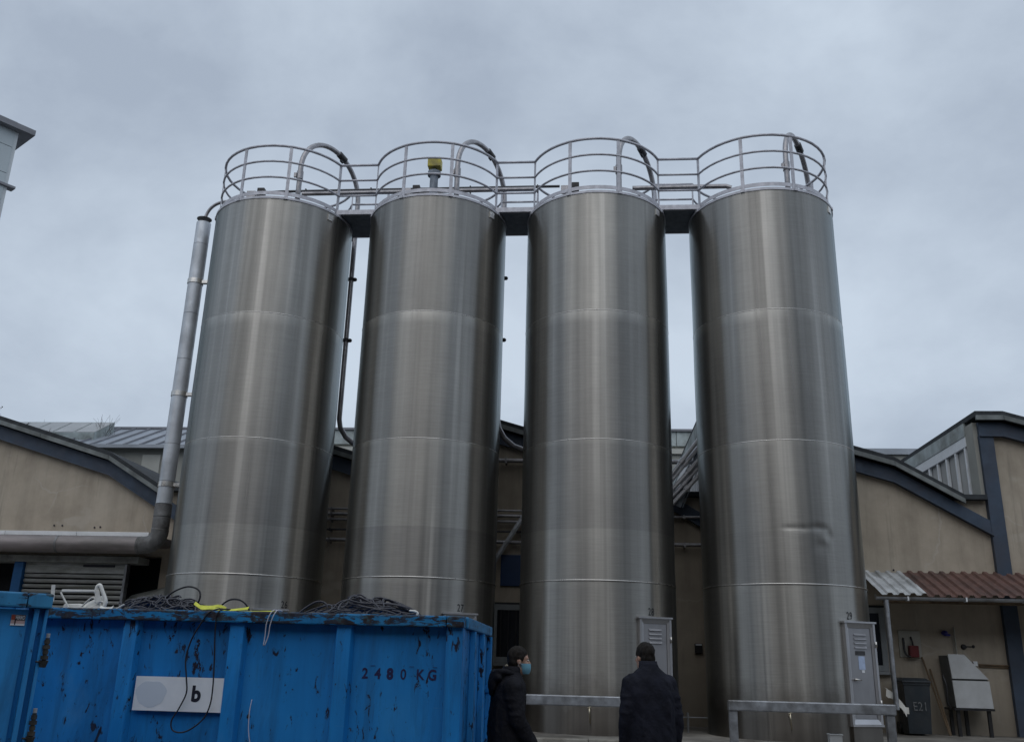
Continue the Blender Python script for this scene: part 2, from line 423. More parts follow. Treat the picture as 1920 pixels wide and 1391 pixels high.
class MB:
    def __init__(self):
        self.v, self.f = [], []

    def add(self, vs, fs):
        o = len(self.v)
        self.v += [Vector(p) for p in vs]
        self.f += [[i + o for i in q] for q in fs]
        return self

    def box(self, x0, x1, y0, y1, z0, z1, mtx=None):
        vs = [Vector((x, y, z)) for x in (x0, x1) for y in (y0, y1) for z in (z0, z1)]
        if mtx:
            vs = [mtx @ p for p in vs]
        return self.add(vs, [(0, 1, 3, 2), (4, 6, 7, 5), (0, 4, 5, 1), (2, 3, 7, 6), (0, 2, 6, 4), (1, 5, 7, 3)])

    def bar(self, a, b, w, h, up=(0, 0, 1)):
        """rectangular bar from a to b, w across, h along up"""
        a, b = Vector(a), Vector(b)
        d = (b - a).normalized()
        s = d.cross(Vector(up)).normalized()
        t = s.cross(d).normalized()
        vs = []
        for p in (a, b):
            for q, r in ((-1, -1), (1, -1), (1, 1), (-1, 1)):
                vs.append(p + s * q * w / 2 + t * r * h / 2)
        return self.add(vs, [(3, 2, 1, 0), (4, 5, 6, 7), (0, 1, 5, 4), (1, 2, 6, 5), (2, 3, 7, 6), (3, 0, 4, 7)])

    def tube(self, pts, r, seg=10, closed=False, cap=True):
        pts = [Vector(p) for p in pts]
        n = len(pts)
        rs = r if isinstance(r, (list, tuple)) else [r] * n
        T = []
        for i in range(n):
            if closed:
                t = pts[(i + 1) % n] - pts[i - 1]
            else:
                t = pts[min(i + 1, n - 1)] - pts[max(i - 1, 0)]
            T.append(t.normalized() if t.length > 1e-9 else Vector((0, 0, 1)))
        ref = Vector((0, 0, 1)) if abs(T[0].z) < 0.9 else Vector((1, 0, 0))
        nrm = (ref - T[0] * ref.dot(T[0])).normalized()
        vs, fs = [], []
        for i in range(n):
            nrm = (nrm - T[i] * nrm.dot(T[i]))
            nrm = nrm.normalized() if nrm.length > 1e-6 else T[i].orthogonal().normalized()
            bi = T[i].cross(nrm)
            for k in range(seg):
                a = 2 * PI * k / seg
                vs.append(pts[i] + (nrm * math.cos(a) + bi * math.sin(a)) * rs[i])
        m = n if closed else n - 1
        for i in range(m):
            j = (i + 1) % n
            for k in range(seg):
                l = (k + 1) % seg
                fs.append((i * seg + k, i * seg + l, j * seg + l, j * seg + k))
        if cap and not closed:
            fs.append(tuple(reversed(range(seg))))
            fs.append(tuple((n - 1) * seg + k for k in range(seg)))
        return self.add(vs, fs)

    def lathe(self, prof, seg=48, mtx=None, cap_bottom=False, cap_top=False, a0=0.0, a1=2 * PI):
        full = abs(a1 - a0 - 2 * PI) < 1e-6
        ns = seg if full else seg + 1
        vs, fs = [], []
        for r, z in prof:
            for k in range(ns):
                a = a0 + (a1 - a0) * k / seg
                vs.append(Vector((r * math.sin(a), -r * math.cos(a), z)))
        if mtx:
            vs = [mtx @ p for p in vs]
        for i in range(len(prof) - 1):
            for k in range(seg):
                l = (k + 1) % ns if full else k + 1
                fs.append((i * ns + k, i * ns + l, (i + 1) * ns + l, (i + 1) * ns + k))
        if cap_bottom:
            fs.append(tuple(reversed(range(ns))))
        if cap_top:
            o = (len(prof) - 1) * ns
            fs.append(tuple(o + k for k in range(ns)))
        return self.add(vs, fs)

    def prism(self, poly, y0, y1):
        """polygon in X,Z (counter-clockwise seen from the viewer) given depth from y0 to y1"""
        n = len(poly)
        vs = [Vector((x, y0, z)) for x, z in poly] + [Vector((x, y1, z)) for x, z in poly]
        fs = [tuple(range(n)), tuple(reversed(range(n, 2 * n)))]
        for i in range(n):
            j = (i + 1) % n
            fs.append((j, i, i + n, j + n))
        return self.add(vs, fs)

    def loft(self, rings, cap=True):
        n = len(rings[0])
        vs = [Vector(p) for r in rings for p in r]
        fs = []
        for i in range(len(rings) - 1):
            for k in range(n):
                l = (k + 1) % n
                fs.append((i * n + k, i * n + l, (i + 1) * n + l, (i + 1) * n + k))
        if cap:
            fs.append(tuple(reversed(range(n))))
            fs.append(tuple((len(rings) - 1) * n + k for k in range(n)))
        return self.add(vs, fs)

    def ball(self, c, rx, ry, rz, seg=12, rings=8, mtx=None):
        vs, fs = [], []
        c = Vector(c)
        for i in range(rings + 1):
            th = PI * i / rings
            for k in range(seg):
                a = 2 * PI * k / seg
                p = Vector((rx * math.sin(th) * math.cos(a), ry * math.sin(th) * math.sin(a), rz * math.cos(th)))
                vs.append(c + (mtx @ p if mtx else p))
        for i in range(rings):
            for k in range(seg):
                l = (k + 1) % seg
                fs.append((i * seg + k, (i + 1) * seg + k, (i + 1) * seg + l, i * seg + l))
        return self.add(vs, fs)

    def xform(self, mtx):
        self.v = [mtx @ p for p in self.v]
        return self

    def mesh(self, name, mat, smooth=False, bevel=0.0, inv=None):
        me = bpy.data.meshes.new(name)
        vs = [inv @ p for p in self.v] if inv is not None else self.v
        me.from_pydata([tuple(p) for p in vs], [], self.f)
        bm = bmesh.new()
        bm.from_mesh(me)
        bmesh.ops.remove_doubles(bm, verts=bm.verts, dist=1e-5)
        bmesh.ops.recalc_face_normals(bm, faces=bm.faces)
        if bevel:
            ed = [e for e in bm.edges if len(e.link_faces) == 2 and e.calc_face_angle(0) > 0.5]
            bmesh.ops.bevel(bm, geom=ed, offset=bevel, segments=2, affect='EDGES', profile=0.6, clamp_overlap=True)
        bm.to_mesh(me)
        bm.free()
        if smooth:
            me.polygons.foreach_set('use_smooth', [True] * len(me.polygons))
            if smooth == 'auto':
                me.set_sharp_from_angle(angle=R(35))
        if mat:
            me.materials.append(M[mat])
        return me


def link(name, data, parent=None):
    o = bpy.data.objects.new(name, data)
    C.objects.link(o)
    if parent is not None:
        o.parent = parent
        ROOTM[o.name] = ROOTM.get(parent.name, Matrix())
    return o


def tag(o, label=None, cat=None, group=None, kind=None):
    for k, v in (('label', label), ('category', cat), ('group', group), ('kind', kind)):
        if v:
            o[k] = v
    return o


def thing(name, label, cat, loc=(0, 0, 0), rz=0.0, group=None):
    o = bpy.data.objects.new(name, None)
    o.empty_display_size = 0.2
    C.objects.link(o)
    o.location = loc
    o.rotation_euler = (0, 0, rz)
    ROOTM[o.name] = Matrix.Translation(loc) @ Matrix.Rotation(rz, 4, 'Z')
    return tag(o, label, cat, group)


def part(name, mb, mat, parent, smooth=False, bevel=0.0, local=False, label=None):
    """mb is in world coordinates unless local=True"""
    inv = None if local else ROOTM[parent.name].inverted()
    o = link(name, mb.mesh(name, mat, smooth, bevel, inv), parent)
    if label:
        o['label'] = label
    return o


def single(name, mb, mat, label, cat, loc, group=None, smooth=False, bevel=0.0):
    """a thing that is one mesh; mb in world coordinates, origin at loc"""
    o = bpy.data.objects.new(name, mb.mesh(name, mat, smooth, bevel, Matrix.Translation(loc).inverted()))
    C.objects.link(o)
    o.location = loc
    return tag(o, label, cat, group)


def struct(name, mb, mat, smooth=False, bevel=0.0):
    o = link(name, mb.mesh(name, mat, smooth, bevel))
    o['kind'] = 'structure'
    return o


def text_mb(s, size, bold=0.0, spacing=1.0, extrude=0.0):
    cu = bpy.data.curves.new('text', 'FONT')
    cu.body = s
    cu.size = size
    cu.offset = bold
    cu.space_character = spacing
    cu.extrude = extrude
    cu.align_x = 'CENTER'
    cu.align_y = 'BOTTOM_BASELINE'
    o = bpy.data.objects.new('text', cu)
    C.objects.link(o)
    dg = bpy.context.evaluated_depsgraph_get()
    me = bpy.data.meshes.new_from_object(o.evaluated_get(dg))
    mb = MB()
    mb.add([v.co.copy() for v in me.vertices], [list(p.vertices) for p in me.polygons])
    bpy.data.objects.remove(o)
    bpy.data.curves.remove(cu)
    bpy.data.meshes.remove(me)
    return mb


FACE_CAM = Matrix.Rotation(PI / 2, 4, 'X')      # text lying in XY stood up, facing -Y


def arc(cx, cy, r, a0, a1, n, z):
    """angles in degrees from the front (-Y), positive to the right (+X)"""
    return [(cx + r * math.sin(R(a0 + (a1 - a0) * i / n)), cy - r * math.cos(R(a0 + (a1 - a0) * i / n)), z) for i in range(n + 1)]


def smooth_path(pts, n=6):
    pts = [Vector(p) for p in pts]
    P = [pts[0] * 2 - pts[1]] + pts + [pts[-1] * 2 - pts[-2]]
    out = []
    for i in range(1, len(P) - 2):
        for k in range(n):
            t = k / n
            a, b, c, d = P[i - 1], P[i], P[i + 1], P[i + 2]
            out.append(0.5 * ((2 * b) + (c - a) * t + (2 * a - 5 * b + 4 * c - d) * t * t + (3 * b - a - 3 * c + d) * t ** 3))
    out.append(pts[-1])
    return out


# ------------------------------------------------------------------ ground
PZ = 0.60                  # top of the raised concrete apron that carries the silos
WALL = 17.60               # face of the hall wall
ROW = 15.763               # axis line of the silos
g = MB()
g.add([(-400, -300, 0), (400, -300, 0), (400, 600, 0), (-400, 600, 0)], [(0, 1, 2, 3)])
struct('ground', g, 'asphalt')
g = MB()
g.box(-30, 30, 13.74, 40, -0.1, PZ)
struct('apron', g, 'concrete', bevel=0.01)
kerb = MB()
kerb.box(-30, 30, 13.72, 13.738, 0.0, PZ - 0.16)
struct('kerb', kerb, 'kerb_stone')
kerb_o = bpy.data.objects['kerb']
ks_me = None
for i in range(26):
    x = -13 + i * 1.0
    if ks_me is None:
        b = MB()
        b.box(0.006, 0.994, 0, 0.24, -0.16, 0.012)
        ks_me = b.mesh('kerb_stone', 'kerb_stone', bevel=0.012)
    o = link('kerb_stone', ks_me, kerb_o)
    o.location = (x, 13.56 + random.uniform(-0.006, 0.006), PZ + random.uniform(-0.006, 0.004))

# ------------------------------------------------------------------ the factory hall behind the silos
BAY = 5.14
COLS = [2.39 + BAY * k for k in range(-4, 3)]
PROF = [(-0.20, 6.38), (0.31, 6.38), (3.36, 5.48), (4.56, 4.78)]     # roof edge of one bay, from its column
hall = thing('factory_hall', 'long sawtooth roofed factory hall with beige rendered wall behind the silos', 'factory', (0, WALL, 0))
for c in COLS:
    e = c + BAY
    if c < -13:
        lo, x_open = 3.42, None
    else:
        lo, x_open = 0.0, None
    w = MB()
    top = [(c + 5.14, 4.15), (c + 4.9, 4.25), (c + 3.36, 5.25), (c + 0.31, 6.15), (c, 6.15)]
    if abs(c - COLS[1]) < 0.01:         # bay with the loading door: wall only over and beside the opening
        w.prism([(c, 3.42), (c + BAY, 3.42)] + top, WALL, WALL + 0.3)
        part('wall', w, 'stucco', hall)
        w = MB()
        w.box(-8.37, c + BAY, WALL, WALL + 0.3, 0.3, 3.42)
        part('wall', w, 'stucco', hall)
    elif abs(c - COLS[0]) < 0.01:
        w.prism([(c, 0.3), (c + BAY, 0.3)] + top, WALL, WALL + 0.3)
        part('wall', w, 'stucco', hall)
    else:
        w.prism([(c, 0.3), (c + BAY, 0.3)] + top, WALL, WALL + 0.3)
        part('wall', w, 'stucco', hall)
    # little wall triangle under the valley gutter
    w = MB()
    w.prism([(c + 4.3, 4.62), (c + BAY - 0.1, 4.15), (c + BAY - 0.1, 4.70), (c + 4.45, 4.70)], WALL + 0.02, WALL + 0.25)
    part('valley_wall', w, 'stucco', hall)
    # roof skin of felt: front edge follows the polygon
    r = MB()
    P = PROF
    under = [(x, z - 0.10) for x, z in P]
    r.prism([(c + x, z) for x, z in reversed(P)] + [(c + x, z) for x, z in under], WALL - 0.22, WALL + 23)
    ro = part('roof', r, 'roof_felt', hall)
    fa = MB()
    for (xa, za), (xb, zb) in zip(P[:-1], P[1:]):
        L = math.hypot(xb - xa, zb - za)
        nseg = max(1, round(L / 1.55))
        for q in range(nseg):
            t0, t1 = q / nseg + 0.004 / L, (q + 1) / nseg - 0.004 / L
            a = (c + xa + (xb - xa) * t0, za + (zb - za) * t0)
            b = (c + xa + (xb - xa) * t1, za + (zb - za) * t1)
            pr = MB()
            pr.prism([(a[0], a[1] - 0.175), (b[0], b[1] - 0.175), (b[0], b[1] - 0.085), (a[0], a[1] - 0.085)], WALL - 0.245, WALL - 0.20)
            part('fascia_strip', pr, 'fascia', ro)
    # flat valley gutter
    gt = MB()
    gt.box(c + 4.42, c + BAY - 0.16, WALL - 0.16, WALL + 23, 4.70, 4.79)
    part('gutter', gt, 'roof_felt', hall)
    # blue steel rafter
    bm_ = MB()
    off0, off1 = 0.19, 0.46
    pts = [(-0.12, 6.38), (0.31, 6.38), (3.36, 5.48), (5.03, 4.50)]
    bm_.prism([(c + x, z - off1) for x, z in pts] + [(c + x, z - off0) for x, z in reversed(pts)], WALL - 0.09, WALL + 0.06)
    part('rafter', bm_, 'blue_frame', hall, bevel=0.006)
    bf = MB()
    bf.prism([(c + x, z - off1 - 0.012) for x, z in pts] + [(c + x, z - off1 + 0.012) for x, z in reversed(pts)], WALL - 0.14, WALL - 0.085)
    part('rafter_flange', bf, 'blue_frame', hall)
    # column
    co = MB()
    co.box(c - 0.13, c + 0.13, WALL - 0.10, WALL + 0.1, 0.3, 5.93)
    part('column', co, 'blue_frame', hall, bevel=0.006)
    # north-light glazing, standing on the valley gutter and running back from the front
    gx = c - 0.17
    pl = MB()
    pl.box(gx - 0.03, gx + 0.10, WALL - 0.02, WALL + 0.35, 4.80, 6.20)
    part('corner_panel', pl, 'far_wall', hall)
    pl = MB()
    pl.box(gx - 0.05, gx + 0.10, WALL + 0.352, WALL + 22, 6.02, 6.278)
    part('glazing_head', pl, 'pale_panel', hall)
    wn = MB()
    wn.box(gx + 0.02, gx + 0.05, WALL + 0.352, WALL + 22, 4.86, 6.015)
    wo = part('window', wn, 'wire_glass', hall)
    fr = MB()
    fr.box(gx - 0.04, gx + 0.015, WALL + 0.352, WALL + 22, 5.82, 6.015)
    fr.box(gx - 0.04, gx + 0.015, WALL + 0.352, WALL + 22, 4.80, 4.87)
    part('frame', fr, 'upvc', wo)
    for q in range(20):
        y = WALL + 0.42 + 0.49 * q
        ml = MB()
        ml.box(gx - 0.035, gx + 0.012, y, y + 0.07, 4.872, 5.818)
        part('mullion', ml, 'upvc', wo)

# dark interior behind the loading door
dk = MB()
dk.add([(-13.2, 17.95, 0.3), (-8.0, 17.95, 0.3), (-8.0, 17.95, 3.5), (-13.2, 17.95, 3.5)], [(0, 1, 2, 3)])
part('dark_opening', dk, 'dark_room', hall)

# windows in the hall wall
def wall_window(x0, x1, z0, z1, bars=True):
    f = MB()
    t = 0.10
    f.box(x0, x1, WALL - 0.06, WALL - 0.004, z1 - t, z1)
    f.box(x0, x1, WALL - 0.06, WALL - 0.004, z0, z0 + t)
    f.box(x0, x0 + t, WALL - 0.06, WALL - 0.004, z0 + t, z1 - t)
    f.box(x1 - t, x1, WALL - 0.06, WALL - 0.004, z0 + t, z1 - t)
    w_ = part('window', f, 'window_frame', hall, bevel=0.005)
    p = MB()
    p.box(x0 + t, x1 - t, WALL - 0.03, WALL - 0.006, z0 + t, z1 - t)
    part('pane', p, 'pane_glass', w_)
    s = MB()
    s.box(x0 - 0.04, x1 + 0.04, WALL - 0.12, WALL - 0.003, z0 - 0.055, z0 - 0.003)
    part('sill', s, 'window_frame', w_)
    s = MB()
    s.box(x0 - 0.03, x1 + 0.03, WALL - 0.03, WALL - 0.003, z1 + 0.003, z1 + 0.04)
    part('drip_rail', s, 'black_plastic', w_)
    if bars:
        for q in range(6):
            x = x0 + t + (x1 - x0 - 2 * t) * (q + 0.5) / 6
            b = MB()
            b.box(x - 0.012, x + 0.012, WALL - 0.045, WALL - 0.032, z0 + t, z1 - t)
            part('curtain_fold', b, 'black_plastic', w_)


wall_window(-1.80, -0.75, 1.60, 2.64)
wall_window(4.45, 5.34, 1.62, 2.72, bars=False)
# anchor holes left in the render over the canopy
for hx, hz in ((-10.15, 4.00), (-9.98, 4.00), (-10.2, 3.84), (-10.0, 3.84), (-9.30, 3.97), (-9.18, 3.98), (-9.32, 3.85), (-9.16, 3.85), (7.95, 3.44), (5.6, 3.4)):
    h = MB()
    h.lathe([(0.018, 0), (0.018, 0.01), (0.008, 0.012)], 8, Matrix.Translation((hx - 0.55 if hx < 0 else hx, WALL - 0.003, hz)) @ Matrix.Rotation(PI / 2, 4, 'X'), cap_top=True)
    part('anchor', h, 'ink', hall)

# ------------------------------------------------------------------ loading door with canopy, left
can = thing('door_canopy', 'flat canopy edged with a white metal trim over the loading door', 'canopy', (-11, 16.9, 3.6))
b = MB()
b.box(-15.0, -8.06, 16.33, 17.55, 3.56, 3.70)
part('canopy_body', b, 'canopy_sheet', can, bevel=0.01)
for q in range(5):
    b = MB()
    x0 = -15 + q * 1.39
    b.box(x0 + 0.004, x0 + 1.386, 16.275, 16.40, 3.635, 3.712)
    part('trim_strip', b, 'trim_white', can, bevel=0.004)

lint = MB()
lint.box(-15, -8.60, 17.12, 17.58, 3.236, 3.36)
part('lintel_beam', lint, 'lintel', hall, bevel=0.01)
door = thing('roller_shutter', 'grey slatted shutter door with dark gaps between blue posts under the canopy', 'shutter door', (-9.9, 17.3, PZ))
top_ = MB()
top_.box(-10.93, -8.905, 17.26, 17.34, 3.04, 3.235)
part('head_plate', top_, 'slat_metal', door, bevel=0.005)
hnd = MB()
hnd.box(-9.75, -9.12, 17.235, 17.257, 3.165, 3.20)
part('slot', hnd, 'ink', door)
n = 0
z = 3.02
while z > 0.72:
    s = MB()
    dz = random.uniform(-0.004, 0.004)
    s.add([(-10.93, 17.28, z + dz), (-8.905, 17.28, z - dz), (-8.905, 17.262, z - 0.035), (-10.93, 17.262, z - 0.035), (-10.93, 17.285, z - 0.066), (-8.905, 17.285, z - 0.066)],
          [(0, 3, 2, 1), (3, 4, 5, 2)])
    part('slat', s, 'slat_metal', door)
    z -= 0.098
bk = MB()
bk.box(-10.93, -8.905, 17.33, 17.36, PZ, 3.02)
part('backing_sheet', bk, 'dark_room', door)
for x0, x1, mt in ((-11.13, -10.945, 'blue_post'), (-8.895, -8.845, 'galvanised')):
    p = MB()
    p.box(x0, x1, 17.2, 17.34, PZ, 3.236)
    part('post', p, mt, door, bevel=0.006)
ramp = MB()
ramp.add([(-8.84, 17.3, 2.55), (-7.9, 17.3, 2.78), (-7.9, 17.55, 2.9), (-8.84, 17.55, 2.67), (-8.84, 17.3, PZ), (-7.9, 17.3, PZ)], [(0, 1, 2, 3), (4, 5, 1, 0)])
single('leaning_panel', ramp, 'lintel', 'dark grey sheet leaning in the corner between shutter and first silo', 'panel', (-8.4, 17.3, PZ))

# ------------------------------------------------------------------ silos
SILO_X = [-5.93, -2.882, 0.152, 3.207]
SILO_R = 1.30
TOPZ = 9.56
RAIL_R = 1.25
COURSES = [(PZ, 2.835), (2.851, 3.640), (3.640, 5.080), (5.096, 7.330), (7.346, TOPZ)]
cache = {}


def cached(key, fn):
    if key not in cache:
        cache[key] = fn()
    return cache[key]


SILO_LABEL = ['stainless steel silo at the left end, beside the insulated riser duct',
              'stainless steel silo with yellow box on its roof, second from the left',
              'stainless steel silo standing right behind the two people, third from the left',
              'stainless steel silo at the right end, beside the brown awning']
NUM = ['26', '27', '28', '29']
NUM_OFF = [1.00, 0.86, 0.82, 0.75]


def make_silo(i):
    sx = SILO_X[i]
    ROOT = thing('silo', SILO_LABEL[i], 'silo', (sx, ROW, PZ), 0, 'row of four stainless steel silos')
    ZB = PZ
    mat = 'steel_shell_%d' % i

    def pt(name, fn, mt, smooth=False, bevel=0.0, key=None, parent=ROOT):
        def mk():
            mb = MB()
            fn(mb)
            return mb.mesh(name, mt, smooth, bevel)
        me = cached(key, mk) if key else mk()
        return link(name, me, parent)

    for z0, z1 in COURSES:
        def course(m):
            nr = max(6, int((z1 - z0) / (0.025 if i == 3 and z0 < 4 and z0 > 2 else 0.07)))
            m.lathe([(SILO_R, z0 - ZB + (z1 - z0) * q / nr) for q in range(nr + 1)], 240 if i == 3 else 180)
            for p in m.v:
                a = math.atan2(p.x, -p.y)
                t_ = (p.z + ZB - z0) / (z1 - z0)
                w = 0.0065 * noise.noise(Vector((p.x * 0.9 + i * 9.1, p.y * 0.9 + z0 * 3, p.z * 0.75))) * (0.25 + 0.75 * math.sin(PI * t_))
                w += 0.0016 * math.exp(-min(p.z + ZB - z0, z1 - p.z - ZB) / 0.05) * noise.noise(Vector((p.x * 5, p.y * 5, z0 * 7 + i)))
                w += 0.0012 * noise.noise(Vector((p.x * 2.6, p.y * 2.6 + z0, p.z * 1.4 + i * 5)))
                if i == 3:
                    for (da, dz_, sa, sz, dep) in ((-0.05, 3.69, 0.09, 0.035, 0.020), (0.10, 3.68, 0.07, 0.04, 0.016), (0.27, 3.70, 0.10, 0.05, 0.030), (0.41, 3.60, 0.05, 0.09, 0.026), (0.34, 3.53, 0.08, 0.07, -0.010), (0.30, 3.42, 0.10, 0.10, 0.012)):
                        w -= 0.62 * dep * math.exp(-((a - da) / sa) ** 2 - ((p.z + ZB - dz_) / sz) ** 2)
                f = (SILO_R + w) / SILO_R
                p.x *= f
                p.y *= f
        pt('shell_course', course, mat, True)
    for (a, b) in zip(COURSES[:-1], COURSES[1:]):
        if b[0] - a[1] < 0.002:      # flush butt joint, ground flat
            continue
        zc = (a[1] + b[0]) / 2 - ZB
        big = abs(zc + ZB - 2.843) < 0.02
        w = 0.012 if big else (0.009 if zc + ZB > 4.0 else 0.005)
        out = 0.014 if big else (0.003 if zc + ZB > 4.0 else 0.0005)
        pt('weld_seam', lambda m: m.lathe([(SILO_R - 0.004, zc - w), (SILO_R + out, zc - w * 0.7), (SILO_R + out, zc + w * 0.3), (SILO_R - 0.004, zc + w)], 160),
           'steel_weld', True, key='weld%.3f' % zc)
    # rim band, roof cone, kick band
    pt('rim_band', lambda m: m.lathe([(SILO_R - 0.02, TOPZ - ZB), (SILO_R + 0.012, TOPZ - ZB), (SILO_R + 0.012, TOPZ + 0.045 - ZB), (SILO_R - 0.02, TOPZ + 0.045 - ZB)], 128), 'steel_rail', 'auto', key='rim')
    pt('roof_cone', lambda m: m.lathe([(SILO_R - 0.02, TOPZ + 0.03 - ZB), (0.25, TOPZ + 0.38 - ZB), (0.25, TOPZ + 0.50 - ZB), (0.0, TOPZ + 0.50 - ZB)], 64), 'dull_duct', 'auto', key='cone')
    gaps = []
    if i < 3:
        gaps.append(1)
    if i > 0:
        gaps.append(-1)
    # arcs of railing between the walkway openings (angles from the front)
    if len(gaps) == 2:
        arcs = [(-67.5, 67.5), (112.5, 247.5)]
    elif gaps == [1]:
        arcs = [(112.5, 427.5)]
    else:
        arcs = [(-67.5, 247.5)]
    pt('kick_band', lambda m: [m.lathe([(RAIL_R - 0.004, 9.665 - ZB), (RAIL_R + 0.004, 9.665 - ZB), (RAIL_R + 0.004, 9.735 - ZB), (RAIL_R - 0.004, 9.735 - ZB), (RAIL_R - 0.004, 9.665 - ZB)], 96, a0=R(a), a1=R(b)) for a, b in arcs], 'steel_rail', 'auto')
    for zr, rr, nm in ((10.69, 0.025, 'hand_rail'), (10.36, 0.020, 'mid_rail'), (10.03, 0.020, 'mid_rail')):
        pt(nm, lambda m: [m.tube(arc(0, 0, RAIL_R, a, b, 40, zr - ZB), rr, 8) for a, b in arcs], 'steel_rail', True)
    for k in range(8):
        a = 18.5 if k == 1 else -22.5 + 45 * k
        def post(m):
            x, y = RAIL_R * math.sin(R(a)), -RAIL_R * math.cos(R(a))
            t = Vector((math.cos(R(a)), math.sin(R(a)), 0))
            m.bar((x, y, TOPZ + 0.03 - ZB), (x, y, 10.675 - ZB), 0.06, 0.018, up=t.cross(Vector((0, 0, 1))))
        pt('rail_post', post, 'steel_rail', key='post%d' % k)
        def clip(m):
            x, y = (SILO_R + 0.012) * math.sin(R(a)), -(SILO_R + 0.012) * math.cos(R(a))
            m.box(-0.035, 0.035, -0.012, 0.012, 0.0, 0.05, Matrix.Translation((x, y, TOPZ - ZB)) @ Matrix.Rotation(R(a), 4, 'Z'))
        pt('rail_bracket', clip, 'steel_rail', key='clip%d' % k)
    # lifting lug plate near the rim
    def lug(m):
        a = R(58)
        m.box(-0.06, 0.06, -0.015, 0.012, -0.10, 0.02, Matrix.Translation(((SILO_R) * math.sin(a), -(SILO_R) * math.cos(a), 9.50 - ZB)) @ Matrix.Rotation(a, 4, 'Z'))
    pt('lifting_lug', lug, 'steel_weld', key='lug')
    # fill pipe: from the roof up, over in a half circle and down the back
    A, B = Vector((0.42, -0.66, 0)), Vector((1.18, 0.80, 0))
    mid, dirv, rad = (A + B) / 2, (B - A).normalized(), (B - A).length / 2
    zs = 10.56 - ZB
    path = [A + Vector((0, 0, 9.70 - ZB)), A + Vector((0, 0, 10.1 - ZB))]
    for q in range(25):
        th = PI - PI * q / 24
        path.append(mid + dirv * rad * math.cos(th) + Vector((0, 0, zs + rad * math.sin(th))))
    low = 5.95
    path += [B + Vector((0, 0, z - ZB)) for z in (9.5, 8.5, 7.5, 6.6, low)]
    if i < 2:
        path += [B + Vector((0.02, 0.05, low - 0.15 - ZB)), B + Vector((0.12, 0.12, low - 0.32 - ZB)), B + Vector((0.30, 0.2, low - 0.46 - ZB)), B + Vector((0.62, 0.28, low - 0.56 - ZB)), B + Vector((1.0, 0.3, low - 0.6 - ZB))]
    fp = pt('fill_pipe', lambda m: m.tube(path, 0.05, 14), 'pipe_steel', True)
    def coup(m, th, rr=0.068, L=0.10):
        p = mid + dirv * rad * math.cos(th) + Vector((0, 0, zs + rad * math.sin(th)))
        t = (dirv * math.sin(th) - Vector((0, 0, math.cos(th)))).normalized()
        m.tube([p - t * L, p - t * L * 0.98, p + t * L * 0.98, p + t * L], rr, 14)
        m.bar(p + Vector((0, 0, -0.09)) - t * 0.04, p + Vector((0, 0, -0.09)) + t * 0.04, 0.04, 0.05)
    pt('coupling', lambda m: coup(m, R(72)), 'dark_pipe', 'auto', parent=fp)
    def coup2(m):
        m.tube([A + Vector((0, 0, 10.30 - ZB)), A + Vector((0, 0, 10.47 - ZB))], 0.064, 14)
        m.box(A.x - 0.1, A.x - 0.05, A.y - 0.06, A.y - 0.02, 10.33 - ZB, 10.42 - ZB)
    pt('coupling', coup2, 'pipe_steel', 'auto', parent=fp)
    for zc in (8.85, 7.55):
        def clamp(m):
            m.tube([B + Vector((0, 0, zc - 0.03 - ZB)), B + Vector((0, 0, zc + 0.03 - ZB))], 0.062, 12)
            m.ball(B + Vector((0.075, 0.0, zc - ZB)), 0.045, 0.045, 0.04)
            m.bar(B + Vector((0, 0, zc - ZB)), B * 0.9 + Vector((0, 0, zc - ZB)), 0.03, 0.03)
        pt('pipe_clamp', clamp, 'dark_pipe', 'auto', parent=fp)
    # level switch on the roof edge
    if i < 3:
        def lvl(m):
            m.box(-0.46, -0.32, -0.50, -0.38, 10.06 - ZB, 10.235 - ZB)
            m.tube([(-0.39, -0.44, 9.8 - ZB), (-0.39, -0.44, 10.1 - ZB)], 0.03, 8)
        pt('level_switch', lvl, 'black_plastic', bevel=0.015, key='lvl')
        pt('junction_box', lambda m: m.box(-0.66, -0.49, -0.5, -0.4, 10.03 - ZB, 10.17 - ZB), 'pipe_steel', bevel=0.006, key='jb')
    if i == 1:
        sens = pt('sensor_pedestal', lambda m: (m.tube([(-0.04, -0.56, 9.75 - ZB), (-0.04, -0.56, 10.40 - ZB)], 0.078, 18), m.tube([(-0.04, -0.56, 10.38 - ZB), (-0.04, -0.56, 10.46 - ZB)], 0.125, 18),
                                                m.tube([(-0.04, -0.56, 10.46 - ZB), (-0.04, -0.56, 10.56 - ZB)], 0.04, 12)), 'deck_plate', 'auto')
        pt('sensor_housing', lambda m: m.box(-0.16, 0.09, -0.68, -0.46, 10.53 - ZB, 10.73 - ZB), 'yellow_paint', bevel=0.015, parent=sens)
    # access hatch with frame, louvres and handle, standing off the shell
    hx = 0.845
    ang = R(22)
    hy = -math.sqrt(SILO_R ** 2 - hx ** 2)
    HM = Matrix.Translation((hx, hy - 0.02, 0)) @ Matrix.Rotation(ang, 4, 'Z')
    zb, zt = 0.86 - ZB, 2.29 - ZB
    hw = 0.265

    def frame(m):
        m.box(-hw, -hw + 0.035, -0.10, 0.35, zb, zt, HM)
        m.box(hw - 0.035, hw, -0.10, 0.35, zb, zt, HM)
        for s in (-1, 1):
            m.add([HM @ Vector(p) for p in ((s * hw, -0.10, zb), (s * (hw - 0.07), -0.075, zb + 0.07), (s * (hw - 0.07), -0.075, zt - 0.07), (s * hw, -0.10, zt))], [(0, 1, 2, 3)])
        m.add([HM @ Vector(p) for p in ((-hw, -0.10, zt), (hw, -0.10, zt), (hw - 0.07, -0.075, zt - 0.07), (-hw + 0.07, -0.075, zt - 0.07))], [(0, 1, 2, 3)])
